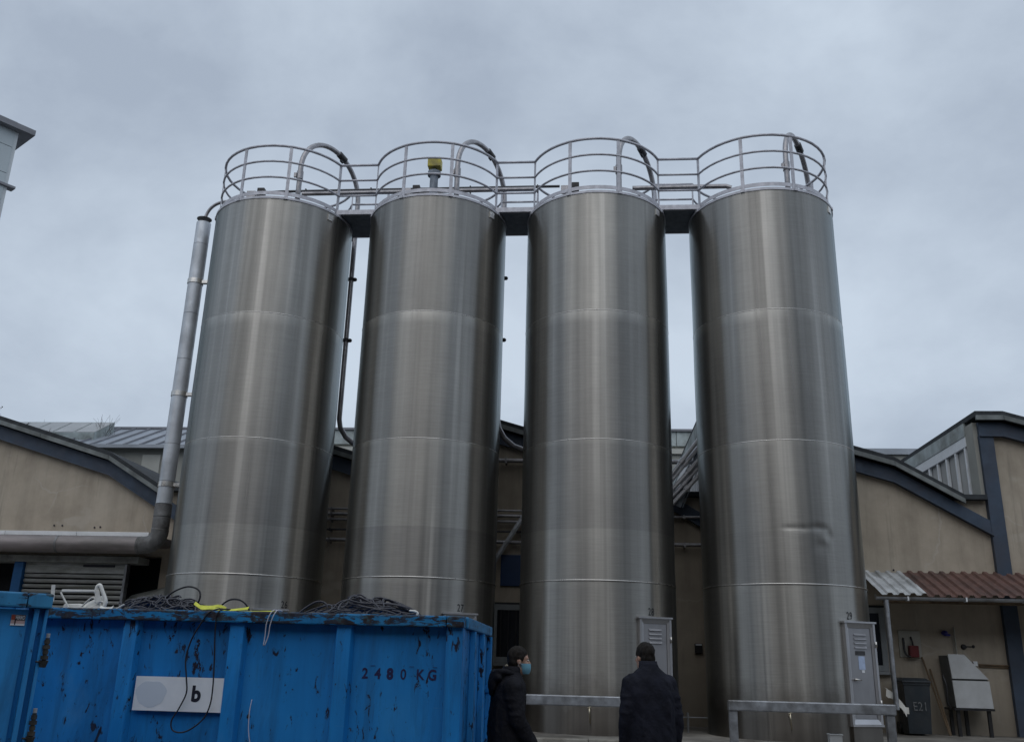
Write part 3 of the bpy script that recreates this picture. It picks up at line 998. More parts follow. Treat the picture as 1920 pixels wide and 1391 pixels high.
        m.add([HM @ Vector(p) for p in ((-hw, -0.10, zb), (hw, -0.10, zb), (hw - 0.07, -0.075, zb + 0.07), (-hw + 0.07, -0.075, zb + 0.07))], [(0, 1, 2, 3)])
        m.box(-hw - 0.025, hw + 0.015, -0.125, 0.3, zt + 0.002, zt + 0.028, HM)
        m.box(-hw - 0.005, hw + 0.005, -0.115, 0.3, zb - 0.03, zb - 0.002, HM)
    hat = pt('hatch_frame', frame, 'hatch_steel', bevel=0.0, key='hframe')
    dr = pt('hatch_door', lambda m: m.box(-hw + 0.072, hw - 0.072, -0.068, -0.04, zb + 0.072, zt - 0.072, HM), 'hatch_door', key='hdoor', parent=ROOT)
    for q in range(4):
        zl = zt - 0.175 - 0.062 * q
        def louv(m):
            m.add([HM @ Vector(p) for p in ((-0.11, -0.068, zl + 0.03), (0.11, -0.068, zl + 0.03), (0.10, -0.092, zl), (-0.10, -0.092, zl), (-0.11, -0.068, zl - 0.002), (0.11, -0.068, zl - 0.002))],
                  [(0, 1, 2, 3), (3, 2, 5, 4), (0, 3, 4), (1, 5, 2)])
        pt('louvre', louv, 'hatch_door', key='louv%d' % q, parent=dr)
    def hdl(m):
        m.tube([HM @ Vector((-0.145, -0.06, zb + 0.62)), HM @ Vector((-0.145, -0.11, zb + 0.62))], 0.016, 8)
        m.tube([HM @ Vector((-0.17, -0.11, zb + 0.625)), HM @ Vector((-0.07, -0.115, zb + 0.615))], 0.013, 8)
    pt('door_handle', hdl, 'steel_weld', True, key='hdl', parent=dr)
    def hinge(m):
        for zz in (zb + 0.25, zt - 0.35):
            m.tube([HM @ Vector((hw - 0.02, -0.12, zz)), HM @ Vector((hw - 0.02, -0.12, zz + 0.09))], 0.014, 8)
    pt('hinge', hinge, 'steel_weld', True, key='hinge', parent=dr)
    if i == 3:
        pt('label_holder', lambda m: m.box(-0.10, 0.07, -0.075, -0.067, zt - 0.46, zt - 0.40, HM), 'label_dark', parent=dr)
        pt('notice', lambda m: m.box(-0.055, 0.055, -0.073, -0.067, zt - 0.665, zt - 0.475, HM), 'paper_blue', parent=dr)
        pt('notice_tag', lambda m: m.box(-0.01, 0.035, -0.075, -0.067, zt - 0.71, zt - 0.672, HM), 'paper_white', parent=dr)
    pt('plinth_box', lambda m: m.box(-hw + 0.01, hw - 0.02, -0.09, 0.35, 0.0, zb - 0.03, HM), mat, bevel=0.004)
    # stencilled number
    na = math.asin(NUM_OFF[i] / SILO_R)
    tx = text_mb(NUM[i], 0.16, 0.001, 1.15)
    nm = Matrix.Rotation(na, 4, 'Z') @ Matrix.Translation((0, -(SILO_R + 0.004), 2.345 - ZB)) @ FACE_CAM @ Matrix.Scale(0.72, 4, (1, 0, 0))
    tx.xform(nm)
    # wrap onto the shell
    for p in tx.v:
        h = math.hypot(p.x, p.y)
        f = (SILO_R + 0.003) / h
        p.x *= f
        p.y *= f
    pt('number', lambda m: m.add(tx.v, tx.f), 'number_ink')
    # drain cock in front
    def tap(m):
        fx = -0.14 if i == 2 else -0.28
        y = -math.sqrt(SILO_R ** 2 - fx * fx)
        m.tube([(fx, y + 0.02, 0.36), (fx, y - 0.05, 0.36)], 0.016, 8)
        m.tube([(fx, y - 0.05, 0.39), (fx + 0.005, y - 0.05, 0.30), (fx + 0.012, y - 0.05, 0.17)], [0.016, 0.012, 0.008], 8)
        m.tube([(fx - 0.03, y - 0.06, 0.385), (fx + 0.03, y - 0.06, 0.40)], 0.008, 6)
    pt('drain_cock', tap, 'brass', True)
    return ROOT


k = Nodes('hatch_steel')
k.set(Base_Color=k.ramp(k.noise(5, (1, 1, 0.3), 4), [(0.3, (0.46, 0.46, 0.47)), (0.7, (0.60, 0.60, 0.62))]), Metallic=0.85, Roughness=0.38)
M['hatch_steel'] = k.m
k = Nodes('hatch_door')
k.set(Base_Color=k.ramp(k.noise(4, (1, 1, 0.3), 4), [(0.3, (0.33, 0.33, 0.345)), (0.7, (0.43, 0.43, 0.45))]), Metallic=0.75, Roughness=0.45)
M['hatch_door'] = k.m
SILOS = [make_silo(i) for i in range(4)]

# walkway bridges between the silo tops
for i, lab in ((0, 'steel walkway bridging the tops of the left end silo and the yellow boxed one'),
               (1, 'steel walkway bridging the two middle silo tops'),
               (2, 'steel walkway bridging to the top of the right end silo')):
    xa, xb = SILO_X[i], SILO_X[i + 1]
    xm = (xa + xb) / 2
    wk = thing('walkway', lab, 'walkway', (xm, ROW, 9.62), 0, 'walkways between the silo tops')
    hx = RAIL_R * math.sin(R(67.5))
    yy = RAIL_R * math.cos(R(67.5))
    x0, x1 = xa + hx, xb - hx
    d = MB()
    d.box(x0 - 0.02, x1 + 0.02, ROW - yy + 0.03, ROW + yy - 0.03, 9.63, 9.66)
    part('deck', d, 'deck_plate', wk)
    for s in (-1, 1):
        d = MB()
        d.box(x0 - 0.03, x1 + 0.03, ROW + s * yy - 0.025, ROW + s * yy + 0.025, 9.625, 9.72)
        part('side_channel', d, 'steel_rail', wk, bevel=0.003)
        for zr, rr, nm in ((10.69, 0.025, 'hand_rail'), (10.36, 0.020, 'mid_rail'), (10.03, 0.020, 'mid_rail')):
            d = MB()
            d.tube([(x0, ROW + s * yy, zr), (x1, ROW + s * yy, zr)], rr, 8)
            part(nm, d, 'steel_rail', wk, True)

# conduit runs over the roofs
d = MB()
d.tube([(-6.28, ROW + 0.02, 10.42), (-6.1, ROW + 0.02, 10.43), (-0.55, ROW + 0.02, 10.44)], 0.026, 10)
for q in range(8):
    x = -5.6 + q * 0.66
    d.box(x - 0.012, x + 0.012, ROW - 0.015, ROW + 0.055, 10.32, 10.47)
single('cable_conduit', d, 'dark_pipe', 'thin black conduit running over the three left silo tops', 'conduit', (-3.4, ROW, 10.3), smooth='auto')
d = MB()
d.tube([(-5.65, ROW - 0.05, 10.33), (-1.05, ROW - 0.05, 10.35)], 0.042, 10)
single('roof_pipe', d, 'pipe_steel', 'grey pipe under the black conduit across the left silo tops', 'pipe', (-3.3, ROW, 10.3), smooth='auto')
d = MB()
d.tube([(0.85, ROW - 0.05, 10.33), (2.62, ROW - 0.05, 10.34), (2.72, ROW - 0.05, 10.30)], 0.045, 10)
single('roof_pipe', d, 'pipe_steel', 'short grey pipe crossing from the third silo top to the right end one', 'pipe', (1.8, ROW, 10.3), smooth='auto')

# insulated riser duct at the left end
DX, DY, DR = -7.60, ROW, 0.138
duct = thing('riser_duct', 'tall silver insulated riser duct strapped beside the left end silo', 'duct', (DX, DY, 3.4))
zs_ = [4.15, 4.56, 5.25, 6.20, 6.88, 7.80, 8.45, 9.26, 9.74]
for a, b in zip(zs_[:-1], zs_[1:]):
    m = MB()
    m.lathe([(DR, a + 0.004), (DR, b - 0.004)], 28, Matrix.Translation((DX, DY, 0)), cap_bottom=True, cap_top=True)
    part('duct_section', m, 'zinc_duct', duct, 'auto')
    m = MB()
    m.lathe([(DR - 0.006, b - 0.004), (DR - 0.006, b + 0.004)], 28, Matrix.Translation((DX, DY, 0)))
    part('duct_seam', m, 'dull_duct', duct, 'auto')
for z in (4.50, 6.20, 8.47):
    m = MB()
    m.lathe([(DR + 0.001, z - 0.045), (DR + 0.012, z - 0.045), (DR + 0.012, z + 0.045), (DR + 0.001, z + 0.045)], 24, Matrix.Translation((DX, DY, 0)))
    m.box(DX + DR, -7.20, DY - 0.04, DY + 0.04, z - 0.03, z + 0.03)
    part('bracket', m, 'steel_weld', duct, 'auto')
for a, b in ((3.92, 4.146), (3.70, 3.92)):
    m = MB()
    m.lathe([(DR + 0.010, a + 0.005), (DR + 0.010, b - 0.005)], 28, Matrix.Translation((DX, DY, 0)), cap_bottom=True, cap_top=True)
    part('lower_section', m, 'dull_duct', duct, 'auto')
m = MB()
m.tube(smooth_path([(DX, DY, 3.705), (DX - 0.01, DY, 3.60), (DX - 0.07, DY, 3.49), (DX - 0.18, DY, 3.43), (DX - 0.33, DY, 3.415)], 5), DR + 0.014, 22)
part('elbow', m, 'dull_duct', duct, True)
for q in range(5):
    m = MB()
    x1_ = DX - 0.335 - q * 1.5
    m.tube([(x1_, DY, 3.415), (x1_ - 1.494, DY, 3.415)], DR + 0.012, 26)
    part('level_section', m, 'brown_duct', duct, 'auto')
    m = MB()
    m.tube([(x1_ - 0.02, DY, 3.415), (x1_ + 0.02, DY, 3.415)], DR + 0.018, 26)
    part('joint_band', m, 'dull_duct', duct, 'auto')
m = MB()
m.lathe([(0.0, 9.84), (DR + 0.005, 9.832), (DR + 0.005, 9.822), (0.03, 9.80)], 24, Matrix.Translation((DX, DY, 0)))
part('rain_cap', m, 'dull_duct', duct, 'auto')
m = MB()
m.tube(smooth_path([(DX, DY, 9.70), (DX + 0.01, DY, 9.86), (DX + 0.10, DY - 0.02, 10.05), (DX + 0.28, DY - 0.05, 10.16), (DX + 0.55, DY - 0.1, 10.16), (-6.4, DY - 0.1, 10.1)], 5), 0.032, 10)
part('vent_pipe', m, 'pipe_steel', duct, True)

# ------------------------------------------------------------------ pipes on the wall behind the silos
def wall_pipe(z, x0, x1, r, lab, y=WALL - 0.16, mat='pipe_steel', name='wall_pipe', bend=False):
    m = MB()
    pts = [(x0, y, z), (x1, y, z)]
    if bend:
        pts = [(x0, y, z), (x1 - 0.12, y, z), (x1 - 0.03, y, z - 0.03), (x1, y, z - 0.12), (x1 + 0.02, y, z - 0.6)]
    m.tube(pts, r, 10)
    for q in range(int((x1 - x0) / 2.2) + 1):
        x = x0 + 0.6 + q * 2.2
        if x < x1:
            m.box(x - 0.015, x + 0.015, y - r - 0.005, WALL - 0.003, z - r - 0.01, z + r + 0.01)
    single(name, m, mat, lab, 'pipe', ((x0 + x1) / 2, WALL, z), 'pipes along the hall wall behind the silos', 'auto')


wall_pipe(4.38, -5.6, 0.3, 0.022, 'topmost of the stacked thin pipes on the wall between the left three silos')
wall_pipe(4.28, -5.6, 0.3, 0.030, 'thicker second pipe down of the stack on the wall between the left three silos')
wall_pipe(4.17, -5.6, 0.3, 0.026, 'third pipe down of the stack on the wall between the left three silos')
wall_pipe(3.98, -5.6, 0.3, 0.020, 'thin dark fourth pipe down on the wall behind the left silos', mat='dark_pipe')
wall_pipe(3.78, -5.6, 0.3, 0.034, 'lowest pipe of the stack behind the left silos, above the blue sign')
wall_pipe(5.36, -2.2, 2.18, 0.045, 'upper steel pipe crossing between the middle and right silos, bent down at its end', bend=True)
wall_pipe(4.30, 1.2, 3.0, 0.026, 'thin pipe crossing high in the gap before the right end silo')
wall_pipe(3.78, 1.2, 3.0, 0.036, 'thick low pipe crossing the gap before the right end silo')
m = MB()
m.bar((-1.80, WALL - 0.25, 3.37), (-1.22, WALL - 0.25, 4.30), 0.06, 0.075, up=(0, 1, 0))
m.bar((-1.74, WALL - 0.29, 3.37), (-1.16, WALL - 0.29, 4.30), 0.012, 0.03, up=(0, 1, 0))
single('strut', m, 'galvanised', 'slanting galvanised strut on the wall between the two middle silos', 'strut', (-1.5, WALL, 3.4))
for q, (a, b, lab) in enumerate((((1.50, 4.96), (2.22, 5.88), 'topmost of the slanting conveying pipes in the gap left of the right end silo'),
                                 ((1.50, 4.86), (2.24, 5.76), 'second slanting conveying pipe from the top, left of the right end silo'),
                                 ((1.50, 4.68), (2.26, 5.52), 'middle slanting conveying pipe in the gap left of the right end silo'),
                                 ((1.52, 4.58), (2.26, 5.40), 'fourth slanting conveying pipe down, left of the right end silo'),
                                 ((1.50, 4.42), (2.26, 5.22), 'lowest slanting conveying pipe in the gap left of the right end silo'))):
    m = MB()
    y = 17.0 + 0.06 * (q % 2)
    d_ = Vector((b[0] - a[0], 0, b[1] - a[1]))
    m.tube([(a[0] - d_.x * 0.3, y, a[1] - d_.z * 0.3), (a[0], y, a[1]), (b[0], y, b[1])], 0.04, 10)
    p = Vector((a[0], y, a[1])) + d_ * (0.35 + 0.08 * (q % 3))
    m.tube([p - d_ * 0.04, p + d_ * 0.04], 0.055, 10)
    single('conveying_pipe', m, 'bright_pipe', lab, 'pipe', (1.8, y, a[1]), 'slanting pipes between the two right silos', 'auto')
m = MB()
m.bar((1.66, 17.12, 4.45), (2.16, 17.12, 5.62), 0.02, 0.12, up=(1, 0, -0.42))
for s in (-1, 1):
    m.bar((1.66 + s * 0.085, 17.09, 4.45 - s * 0.03), (2.16 + s * 0.085, 17.09, 5.62 - s * 0.03), 0.06, 0.012, up=(1, 0, -0.42))
single('cable_tray', m, 'deck_plate', 'dark perforated cable tray slanting behind the conveying pipes', 'cable tray', (1.9, 17.1, 4.45))

# blue sign, small meter, low fence behind
s = MB()
s.box(-1.66, -1.05, WALL - 0.05, WALL - 0.02, 2.98, 3.56)
single('wall_sign', s, 'sign_blue', 'dark blue blank sign on the wall between the two middle silos', 'sign', (-1.4, WALL, 2.98), bevel=0.006)
mt = thing('meter_box', 'small dark box with pale top strip on the wall between the right silos', 'meter', (2.0, WALL, 1.85))
s = MB()
s.box(1.93, 2.07, WALL - 0.08, WALL - 0.003, 1.85, 2.02)
part('case', s, 'black_plastic', mt, bevel=0.006)
s = MB()
s.box(1.945, 2.055, WALL - 0.095, WALL - 0.082, 1.985, 2.01)
part('lid_strip', s, 'upvc', mt)
s = MB()
s.tube([(1.0, 15.9, 0.83), (2.6, 15.9, 0.83)], 0.008, 6)
for x in (1.60,):
    s.tube([(x, 15.9, PZ), (x, 15.9, 0.90)], 0.018, 8)
single('low_rail', s, 'galvanised', 'thin low wire rail in the dark gap between the two right silos', 'rail', (1.6, 15.9, PZ), smooth='auto')

# ------------------------------------------------------------------ lean-to awning on the right
AWL, AWR = 4.98, 14.0
AF, AB = 16.40, WALL - 0.01
ZF, ZBK = 2.83, 3.33
aw = thing('awning', 'lean-to awning of brown and pale grey profiled sheets right of the silos', 'awning', (5.2, 17.0, 2.8))


def sheet(x0, x1, pitch, h, y0, y1, lift=0.0):
    """trapezoid-profiled sheet, ribs running down the slope"""
    m = MB()
    xs, zs2 = [], []
    x = x0
    while x < x1 - 1e-4:
        for dx, dz in ((0, 0), (0.42, 0), (0.55, h), (0.87, h), (1.0, 0)):
            px = x + dx * pitch
            if px <= x1 + 1e-6:
                xs.append(px)
                zs2.append(dz)
        x += pitch
    def zz(y):
        return ZF + (ZBK - ZF) * (y - AF) / (AB - AF) + lift
    n = len(xs)
    vs = []
    for y in (y0, y1):
        for px, dz in zip(xs, zs2):
            vs.append((px, y, zz(y) + dz))
    for y in (y0, y1):
        for px, dz in zip(xs, zs2):
            vs.append((px, y, zz(y) + dz - 0.004))
    fs = []
    for i in range(n - 1):
        fs.append((i, i + 1, n + i + 1, n + i))
        fs.append((2 * n + i + 1, 2 * n + i, 3 * n + i, 3 * n + i + 1))
        fs.append((i + 1, i, 2 * n + i, 2 * n + i + 1))
        fs.append((n + i, n + i + 1, 3 * n + i + 1, 3 * n + i))
    m.add(vs, fs)
    return m


for r_ in range(3):
    L = (AB - AF) / 3
    y0 = AF + L * r_
    part('grey_sheet', sheet(AWL, AWL + 0.76, 0.19, 0.035, y0 - 0.03, y0 + L + 0.02, 0.012 * (2 - r_) + 0.02), 'grey_sheet', aw)
x = AWL + 0.762
q = 0
while x < AWR:
    part('brown_sheet', sheet(x, x + 0.95, 0.19, 0.038, AF - 0.04 - random.uniform(0, 0.02), AB, 0.024 + 0.006 * (q % 2) + random.uniform(0, 0.004)), 'brown_sheet', aw)
    x += 0.952
    q += 1
for yb, zb_ in ((AF + 0.12, ZF - 0.05), (AB - 0.1, ZBK - 0.08)):
    m = MB()
    m.box(AWL + 0.05, AWR, yb - 0.04, yb + 0.04, zb_ - 0.05, zb_ + 0.04)
    part('purlin', m, 'wood', aw)
m = MB()
gp = [(AF - 0.05 + 0.055 * math.cos(t), ZF - 0.01 + 0.055 * math.sin(t)) for t in [PI + PI * j / 8 for j in range(9)]]
gi = [(AF - 0.05 + 0.049 * math.cos(t), ZF - 0.01 + 0.049 * math.sin(t)) for t in [PI + PI * j / 8 for j in range(9)]]
sec = gp + list(reversed(gi))
ns = len(sec)
x0, x1 = AWL - 0.12, AWR
m.add([(x0, y, z) for y, z in sec] + [(x1, y, z) for y, z in sec], [((j + 1) % ns, j, j + ns, (j + 1) % ns + ns) for j in range(ns)])
m.lathe([(0.0, 0), (0.055, 0)], 16, Matrix.Translation((x0, AF - 0.05, ZF - 0.01)) @ Matrix.Rotation(PI / 2, 4, 'Y'))
part('gutter', m, 'galvanised', aw, 'auto')
for q in range(9):
    m = MB()
    x = AWL + 0.4 + q * 0.95
    m.box(x - 0.012, x + 0.012, AF - 0.112, AF + 0.01, ZF - 0.072, ZF - 0.066)
    m.box(x - 0.012, x + 0.012, AF - 0.112, AF - 0.107, ZF - 0.07, ZF + 0.0)
    part('gutter_bracket', m, 'upvc', aw)
m = MB()
m.tube([(5.03, AF - 0.05, ZF - 0.06), (5.03, AF - 0.05, 1.55), (5.035, AF - 0.05, 1.02)], 0.042, 14)
m.tube([(5.03, AF - 0.05, 2.10), (5.03, AF - 0.05, 2.16)], 0.047, 14)
part('downpipe', m, 'galvanised', aw, 'auto')

# weathered white plastic hood at the foot of the downpipe
m = MB()
nn = 9
rows = []
for j in range(nn):
    t = j / (nn - 1)
    x = 4.92 + 0.30 * t
    z = 1.34 - 0.30 * t ** 1.5
    rows.append((x, z))
vs = []
for j, (x, z) in enumerate(rows):
    w = 0.10 + 0.02 * math.sin(j * 1.7)
    vs += [(x - 0.02, AF + 0.02, z - 0.02 - w * 0.9), (x, AF + 0.03, z), (x + 0.03, AF + 0.24, z + 0.02)]
fs = []
for j in range(nn - 1):
    for k2 in range(2):
        fs.append((j * 3 + k2, j * 3 + k2 + 1, j * 3 + k2 + 4, j * 3 + k2 + 3))
m.add(vs, fs)
m.box(5.19, 5.25, AF + 0.03, AF + 0.14, 0.96, 1.06)
single('plastic_hood', m, 'white_plastic', 'torn white plastic hood behind the foot of the awning downpipe', 'plastic hood', (5.05, AF + 0.1, 1.0))

# wheelie bin under the awning
BX0, BX1, BY0, BY1 = 5.34, 5.80, 16.90, 17.40
bn = thing('wheelie_bin', 'dark wheelie bin with chalked number under the awning', 'bin', ((BX0 + BX1) / 2, (BY0 + BY1) / 2, PZ))
m = MB()
m.loft([[(BX0 + 0.045, BY0 + 0.05, PZ + 0.03), (BX1 - 0.045, BY0 + 0.05, PZ + 0.03), (BX1 - 0.045, BY1 - 0.05, PZ + 0.03), (BX0 + 0.045, BY1 - 0.05, PZ + 0.03)],
        [(BX0 + 0.012, BY0 + 0.012, PZ + 0.80), (BX1 - 0.012, BY0 + 0.012, PZ + 0.80), (BX1 - 0.012, BY1 - 0.012, PZ + 0.80), (BX0 + 0.012, BY1 - 0.012, PZ + 0.80)],
        [(BX0, BY0, PZ + 0.81), (BX1, BY0, PZ + 0.81), (BX1, BY1, PZ + 0.81), (BX0, BY1, PZ + 0.81)],
        [(BX0, BY0, PZ + 0.845), (BX1, BY0, PZ + 0.845), (BX1, BY1, PZ + 0.845), (BX0, BY1, PZ + 0.845)]])
part('body', m, 'bin_plastic', bn, bevel=0.012)
m = MB()
m.loft([[(BX0 - 0.01, BY0 - 0.02, PZ + 0.848), (BX1 + 0.01, BY0 - 0.02, PZ + 0.848), (BX1 + 0.01, BY1 + 0.03, PZ + 0.848), (BX0 - 0.01, BY1 + 0.03, PZ + 0.848)],
        [(BX0 - 0.01, BY0 - 0.02, PZ + 0.875), (BX1 + 0.01, BY0 - 0.02, PZ + 0.875), (BX1 + 0.01, BY1 + 0.03, PZ + 0.875), (BX0 - 0.01, BY1 + 0.03, PZ + 0.875)],
        [(BX0 + 0.05, BY0 + 0.08, PZ + 0.925), (BX1 - 0.05, BY0 + 0.08, PZ + 0.925), (BX1 - 0.05, BY1 - 0.05, PZ + 0.925), (BX0 + 0.05, BY1 - 0.05, PZ + 0.925)]])
part('lid', m, 'bin_plastic', bn, bevel=0.01)
for sx_ in (BX0 + 0.05, BX1 - 0.05):
    m = MB()
    m.tube([(sx_ - 0.03, BY1 + 0.0, PZ + 0.10), (sx_ + 0.03, BY1 + 0.0, PZ + 0.10)], 0.10, 18)
    part('wheel', m, 'black_plastic', bn, 'auto')
m = text_mb('E21', 0.20, 0.001, 1.05)
m.xform(Matrix.Translation(((BX0 + BX1) / 2 + 0.03, BY0 + 0.012, PZ + 0.40)) @ Matrix.Rotation(R(-2.5), 4, 'X') @ FACE_CAM @ Matrix.Scale(0.8, 4, (1, 0, 0)))
part('chalk_mark', m, 'chalk', bn)

# board with red holder on the wall
bd = thing('tool_board', 'pale board on the wall with a red holder and black hose', 'tool board', (5.75, WALL, 1.86))
m = MB()
m.box(5.56, 5.94, WALL - 0.03, WALL - 0.003, 1.87, 2.33)
part('backboard', m, 'board', bd, bevel=0.004)
m = MB()
m.box(5.70, 5.86, WALL - 0.14, WALL - 0.032, 1.87, 2.07)
part('red_holder', m, 'red_paint', bd, bevel=0.012)
m = MB()
m.tube(smooth_path([(5.63, WALL - 0.06, 2.20), (5.625, WALL - 0.08, 2.08), (5.62, WALL - 0.10, 1.98), (5.65, WALL - 0.12, 1.90), (5.71, WALL - 0.13, 1.88)], 5), 0.018, 8)
part('hose', m, 'black_plastic', bd, True)
m = MB()
m.tube([(5.78, WALL - 0.08, 2.05), (5.77, WALL - 0.09, 2.14), (5.755, WALL - 0.07, 2.22)], [0.02, 0.014, 0.018], 8)
part('grip', m, 'black_plastic', bd, True)
# two handles leaning on the wall
for x0, z0, x1, lab in ((5.93, 1.88, 6.14, 'longer wooden broom handle leaning on the wall beside the tool board'), (6.05, 1.68, 6.16, 'shorter wooden stick leaning on the wall beside the grey cabinet')):
    m = MB()
    m.tube([(x0, WALL - 0.03, z0), (x1, WALL - 0.38, PZ + 0.005)], 0.015, 8)
    single('broom_handle', m, 'wood', lab, 'stick', (x1, WALL - 0.4, PZ), 'sticks leaning on the wall', 'auto')
# small fittings
m = MB()
m.ball((6.36, WALL - 0.06, 2.30), 0.06, 0.055, 0.045)
m.box(6.37, 6.45, WALL - 0.08, WALL - 0.003, 2.25, 2.285)
single('wall_lamp', m, 'blue_plastic', 'small dark blue fitting on the wall above the grey cabinet', 'wall fitting', (6.38, WALL, 2.25), smooth='auto')
m = MB()
m.tube([(6.54, WALL - 0.03, 1.94), (6.54, WALL - 0.03, 2.40)], 0.015, 8)
m.tube([(6.505, WALL - 0.02, 1.94), (6.505, WALL - 0.02, 2.26)], 0.006, 6)
single('wall_conduit', m, 'board', 'short upright conduit on the wall above the grey cabinet', 'conduit', (6.54, WALL, 1.9), smooth='auto')
m = MB()
m.lathe([(0.0, 0.05), (0.04, 0.045), (0.05, 0.0)], 14, Matrix.Translation((6.68, WALL - 0.003, 2.07)) @ Matrix.Rotation(PI / 2, 4, 'X'))
m.lathe([(0.0, 0.02), (0.02, 0.015), (0.03, 0.0)], 10, Matrix.Translation((6.85, WALL - 0.003, 2.08)) @ Matrix.Rotation(PI / 2, 4, 'X'))
m.box(6.70, 6.84, WALL - 0.012, WALL - 0.003, 2.065, 2.085)
single('wall_valve', m, 'black_plastic', 'round black valve on the wall right of the conduit', 'valve', (6.7, WALL, 2.07), smooth='auto')
m = MB()
m.tube([(6.9, WALL - 0.03, 1.775), (7.42, WALL - 0.03, 1.765)], 0.014, 8)
m.tube([(6.9, WALL - 0.03, 1.74), (7.42, WALL - 0.03, 1.73)], 0.01, 8)
single('wall_hose', m, 'wood', 'brownish pipe pair on the wall running to the blue column', 'pipe', (7.15, WALL, 1.75), smooth='auto')
m = MB()
m.box(6.80, 6.87, WALL - 0.05, WALL - 0.003, 1.75, 1.83)
single('wall_switch', m, 'upvc', 'small white switch on the wall behind the grey cabinet', 'switch', (6.83, WALL, 1.75), bevel=0.005)
# grey sheet-metal cabinet on legs
cb = thing('grit_cabinet', 'pale grey sheet metal cabinet with slanted top standing under the awning', 'cabinet', (6.65, 17.2, PZ))
CY0, CY1 = 17.05, 17.52
m = MB()
m.prism([(6.24, 1.06), (6.85, 1.06), (6.83, 1.50), (6.22, 1.50)], CY0, CY0 + 0.025)
part('front_panel', m, 'cabinet', cb, bevel=0.003)
m = MB()
m.prism([(6.22, 1.53), (6.82, 1.53), (6.46, 1.93), (6.19, 1.93)], CY0 - 0.012, CY0 + 0.02)
part('lid_panel', m, 'cabinet', cb, bevel=0.003)
m = MB()
m.prism([(6.245, 1.065), (6.845, 1.065), (6.825, 1.51), (6.45, 1.91), (6.20, 1.91)], CY0 + 0.03, CY1)
part('cabinet_body', m, 'cabinet_side', cb, bevel=0.003)
m = MB()
m.box(6.20, 6.86, CY0 - 0.01, CY1, 1.02, 1.055)
part('base_frame', m, 'black_plastic', cb)
for lx, ly in ((6.25, CY0 + 0.05), (6.76, CY0 + 0.05), (6.25, CY1 - 0.1), (6.5, CY1 - 0.1)):
    m = MB()
    m.box(lx, lx + 0.055, ly, ly + 0.05, PZ, 1.02)
    part('leg', m, 'black_plastic', cb)
m = MB()
m.tube(smooth_path([(6.10, CY0 + 0.1, 1.60), (6.13, CY0 + 0.05, 1.4), (6.12, CY0 + 0.05, 1.15), (6.18, CY0 + 0.08, 1.03)], 5), 0.016, 8)
part('side_handle', m, 'black_plastic', cb, True)

# ------------------------------------------------------------------ guard rails and things on the apron edge
for x0, x1, lab in ((-1.15, 1.05, 'galvanised guard rail behind the two people, before the third silo'), (1.93, 4.18, 'galvanised guard rail before the right end silo, both posts in view')):
    gr = thing('guard_rail', lab, 'guard rail', ((x0 + x1) / 2, 13.62, PZ), 0, 'low guard rails before the silos')
    m = MB()
    m.box(x0, x1, 13.60, 13.72, 1.035, 1.175)
    part('beam', m, 'rail_galv', gr, bevel=0.015) if 'rail_galv' in M else part('beam', m, 'galvanised', gr, bevel=0.015)
    for px in (x0 + 0.01, x1 - 0.13):
        m = MB()
        m.box(px, px + 0.11, 13.62, 13.71, PZ + 0.013, 1.034)
        part('post', m, 'galvanised', gr, bevel=0.006)
m = MB()
m.box(3.33, 3.50, 13.86, 14.0, PZ, 0.765)
m.box(3.32, 3.51, 13.85, 14.01, 0.745, 0.765)
single('marker_block', m, 'cabinet', 'small pale block on the ground before the right end silo', 'block', (3.41, 13.93, PZ), bevel=0.006)
m = MB()
m.box(-1.52, -1.24, 13.85, 14.1, PZ, PZ + 0.10)
m.box(-1.50, -1.26, 13.87, 14.08, PZ + 0.10, PZ + 0.13)
single('timber_offcut', m, 'old_wood', 'pale timber block on the ground between skip and first person', 'timber', (-1.38, 13.95, PZ), bevel=0.006)

# ------------------------------------------------------------------ far buildings and trees
fb = thing('metal_roofed_house', 'low house with seamed grey metal roof and skylight behind the hall on the left', 'house', (-17, 32, 0))
m = MB()
m.box(-24, -9, 30.2, 36, 0, 8.50)
part('wall', m, 'far_wall', fb)
def roof_q(x0, x1, y0=29.9, z0=8.52, y1=33.0, z1=9.90):
    return [(x0, y0, z0), (x1, y0, z0), (x1, y1, z1), (x0, y1, z1)]
m = MB()
m.add(roof_q(-24.2, -8.8) + [(p[0], p[1], p[2] - 0.1) for p in roof_q(-24.2, -8.8)], [(0, 1, 2, 3), (7, 6, 5, 4), (0, 4, 5, 1), (1, 5, 6, 2), (2, 6, 7, 3), (3, 7, 4, 0)])
rf = part('roof', m, 'seam_roof', fb)
for q in range(26):
    x = -24 + q * 0.6
    m = MB()
    m.bar((x, 29.9, 8.555), (x, 33.0, 9.935), 0.04, 0.06)
    part('standing_seam', m, 'tower_roof', rf)
m = MB()
m.box(-24.3, -8.7, 29.78, 29.90, 8.42, 8.54)
part('gutter', m, 'seam_roof', fb)
m = MB()
m.box(-24.2, -8.8, 32.9, 33.1, 9.88, 9.96)
part('ridge_cap', m, 'tower_roof', rf)
sk = MB()
sk.add([(-22.0, 30.9, 9.22), (-17.9, 30.9, 9.22), (-17.9, 32.2, 9.95), (-22.0, 32.2, 9.95), (-22.0, 30.9, 8.95), (-17.9, 30.9, 8.95), (-17.9, 32.2, 9.5), (-22.0, 32.2, 9.5)],
       [(0, 1, 2, 3), (0, 4, 5, 1), (1, 5, 6, 2), (2, 6, 7, 3), (3, 7, 4, 0)])
so = part('skylight', sk, 'pale_panel', fb)
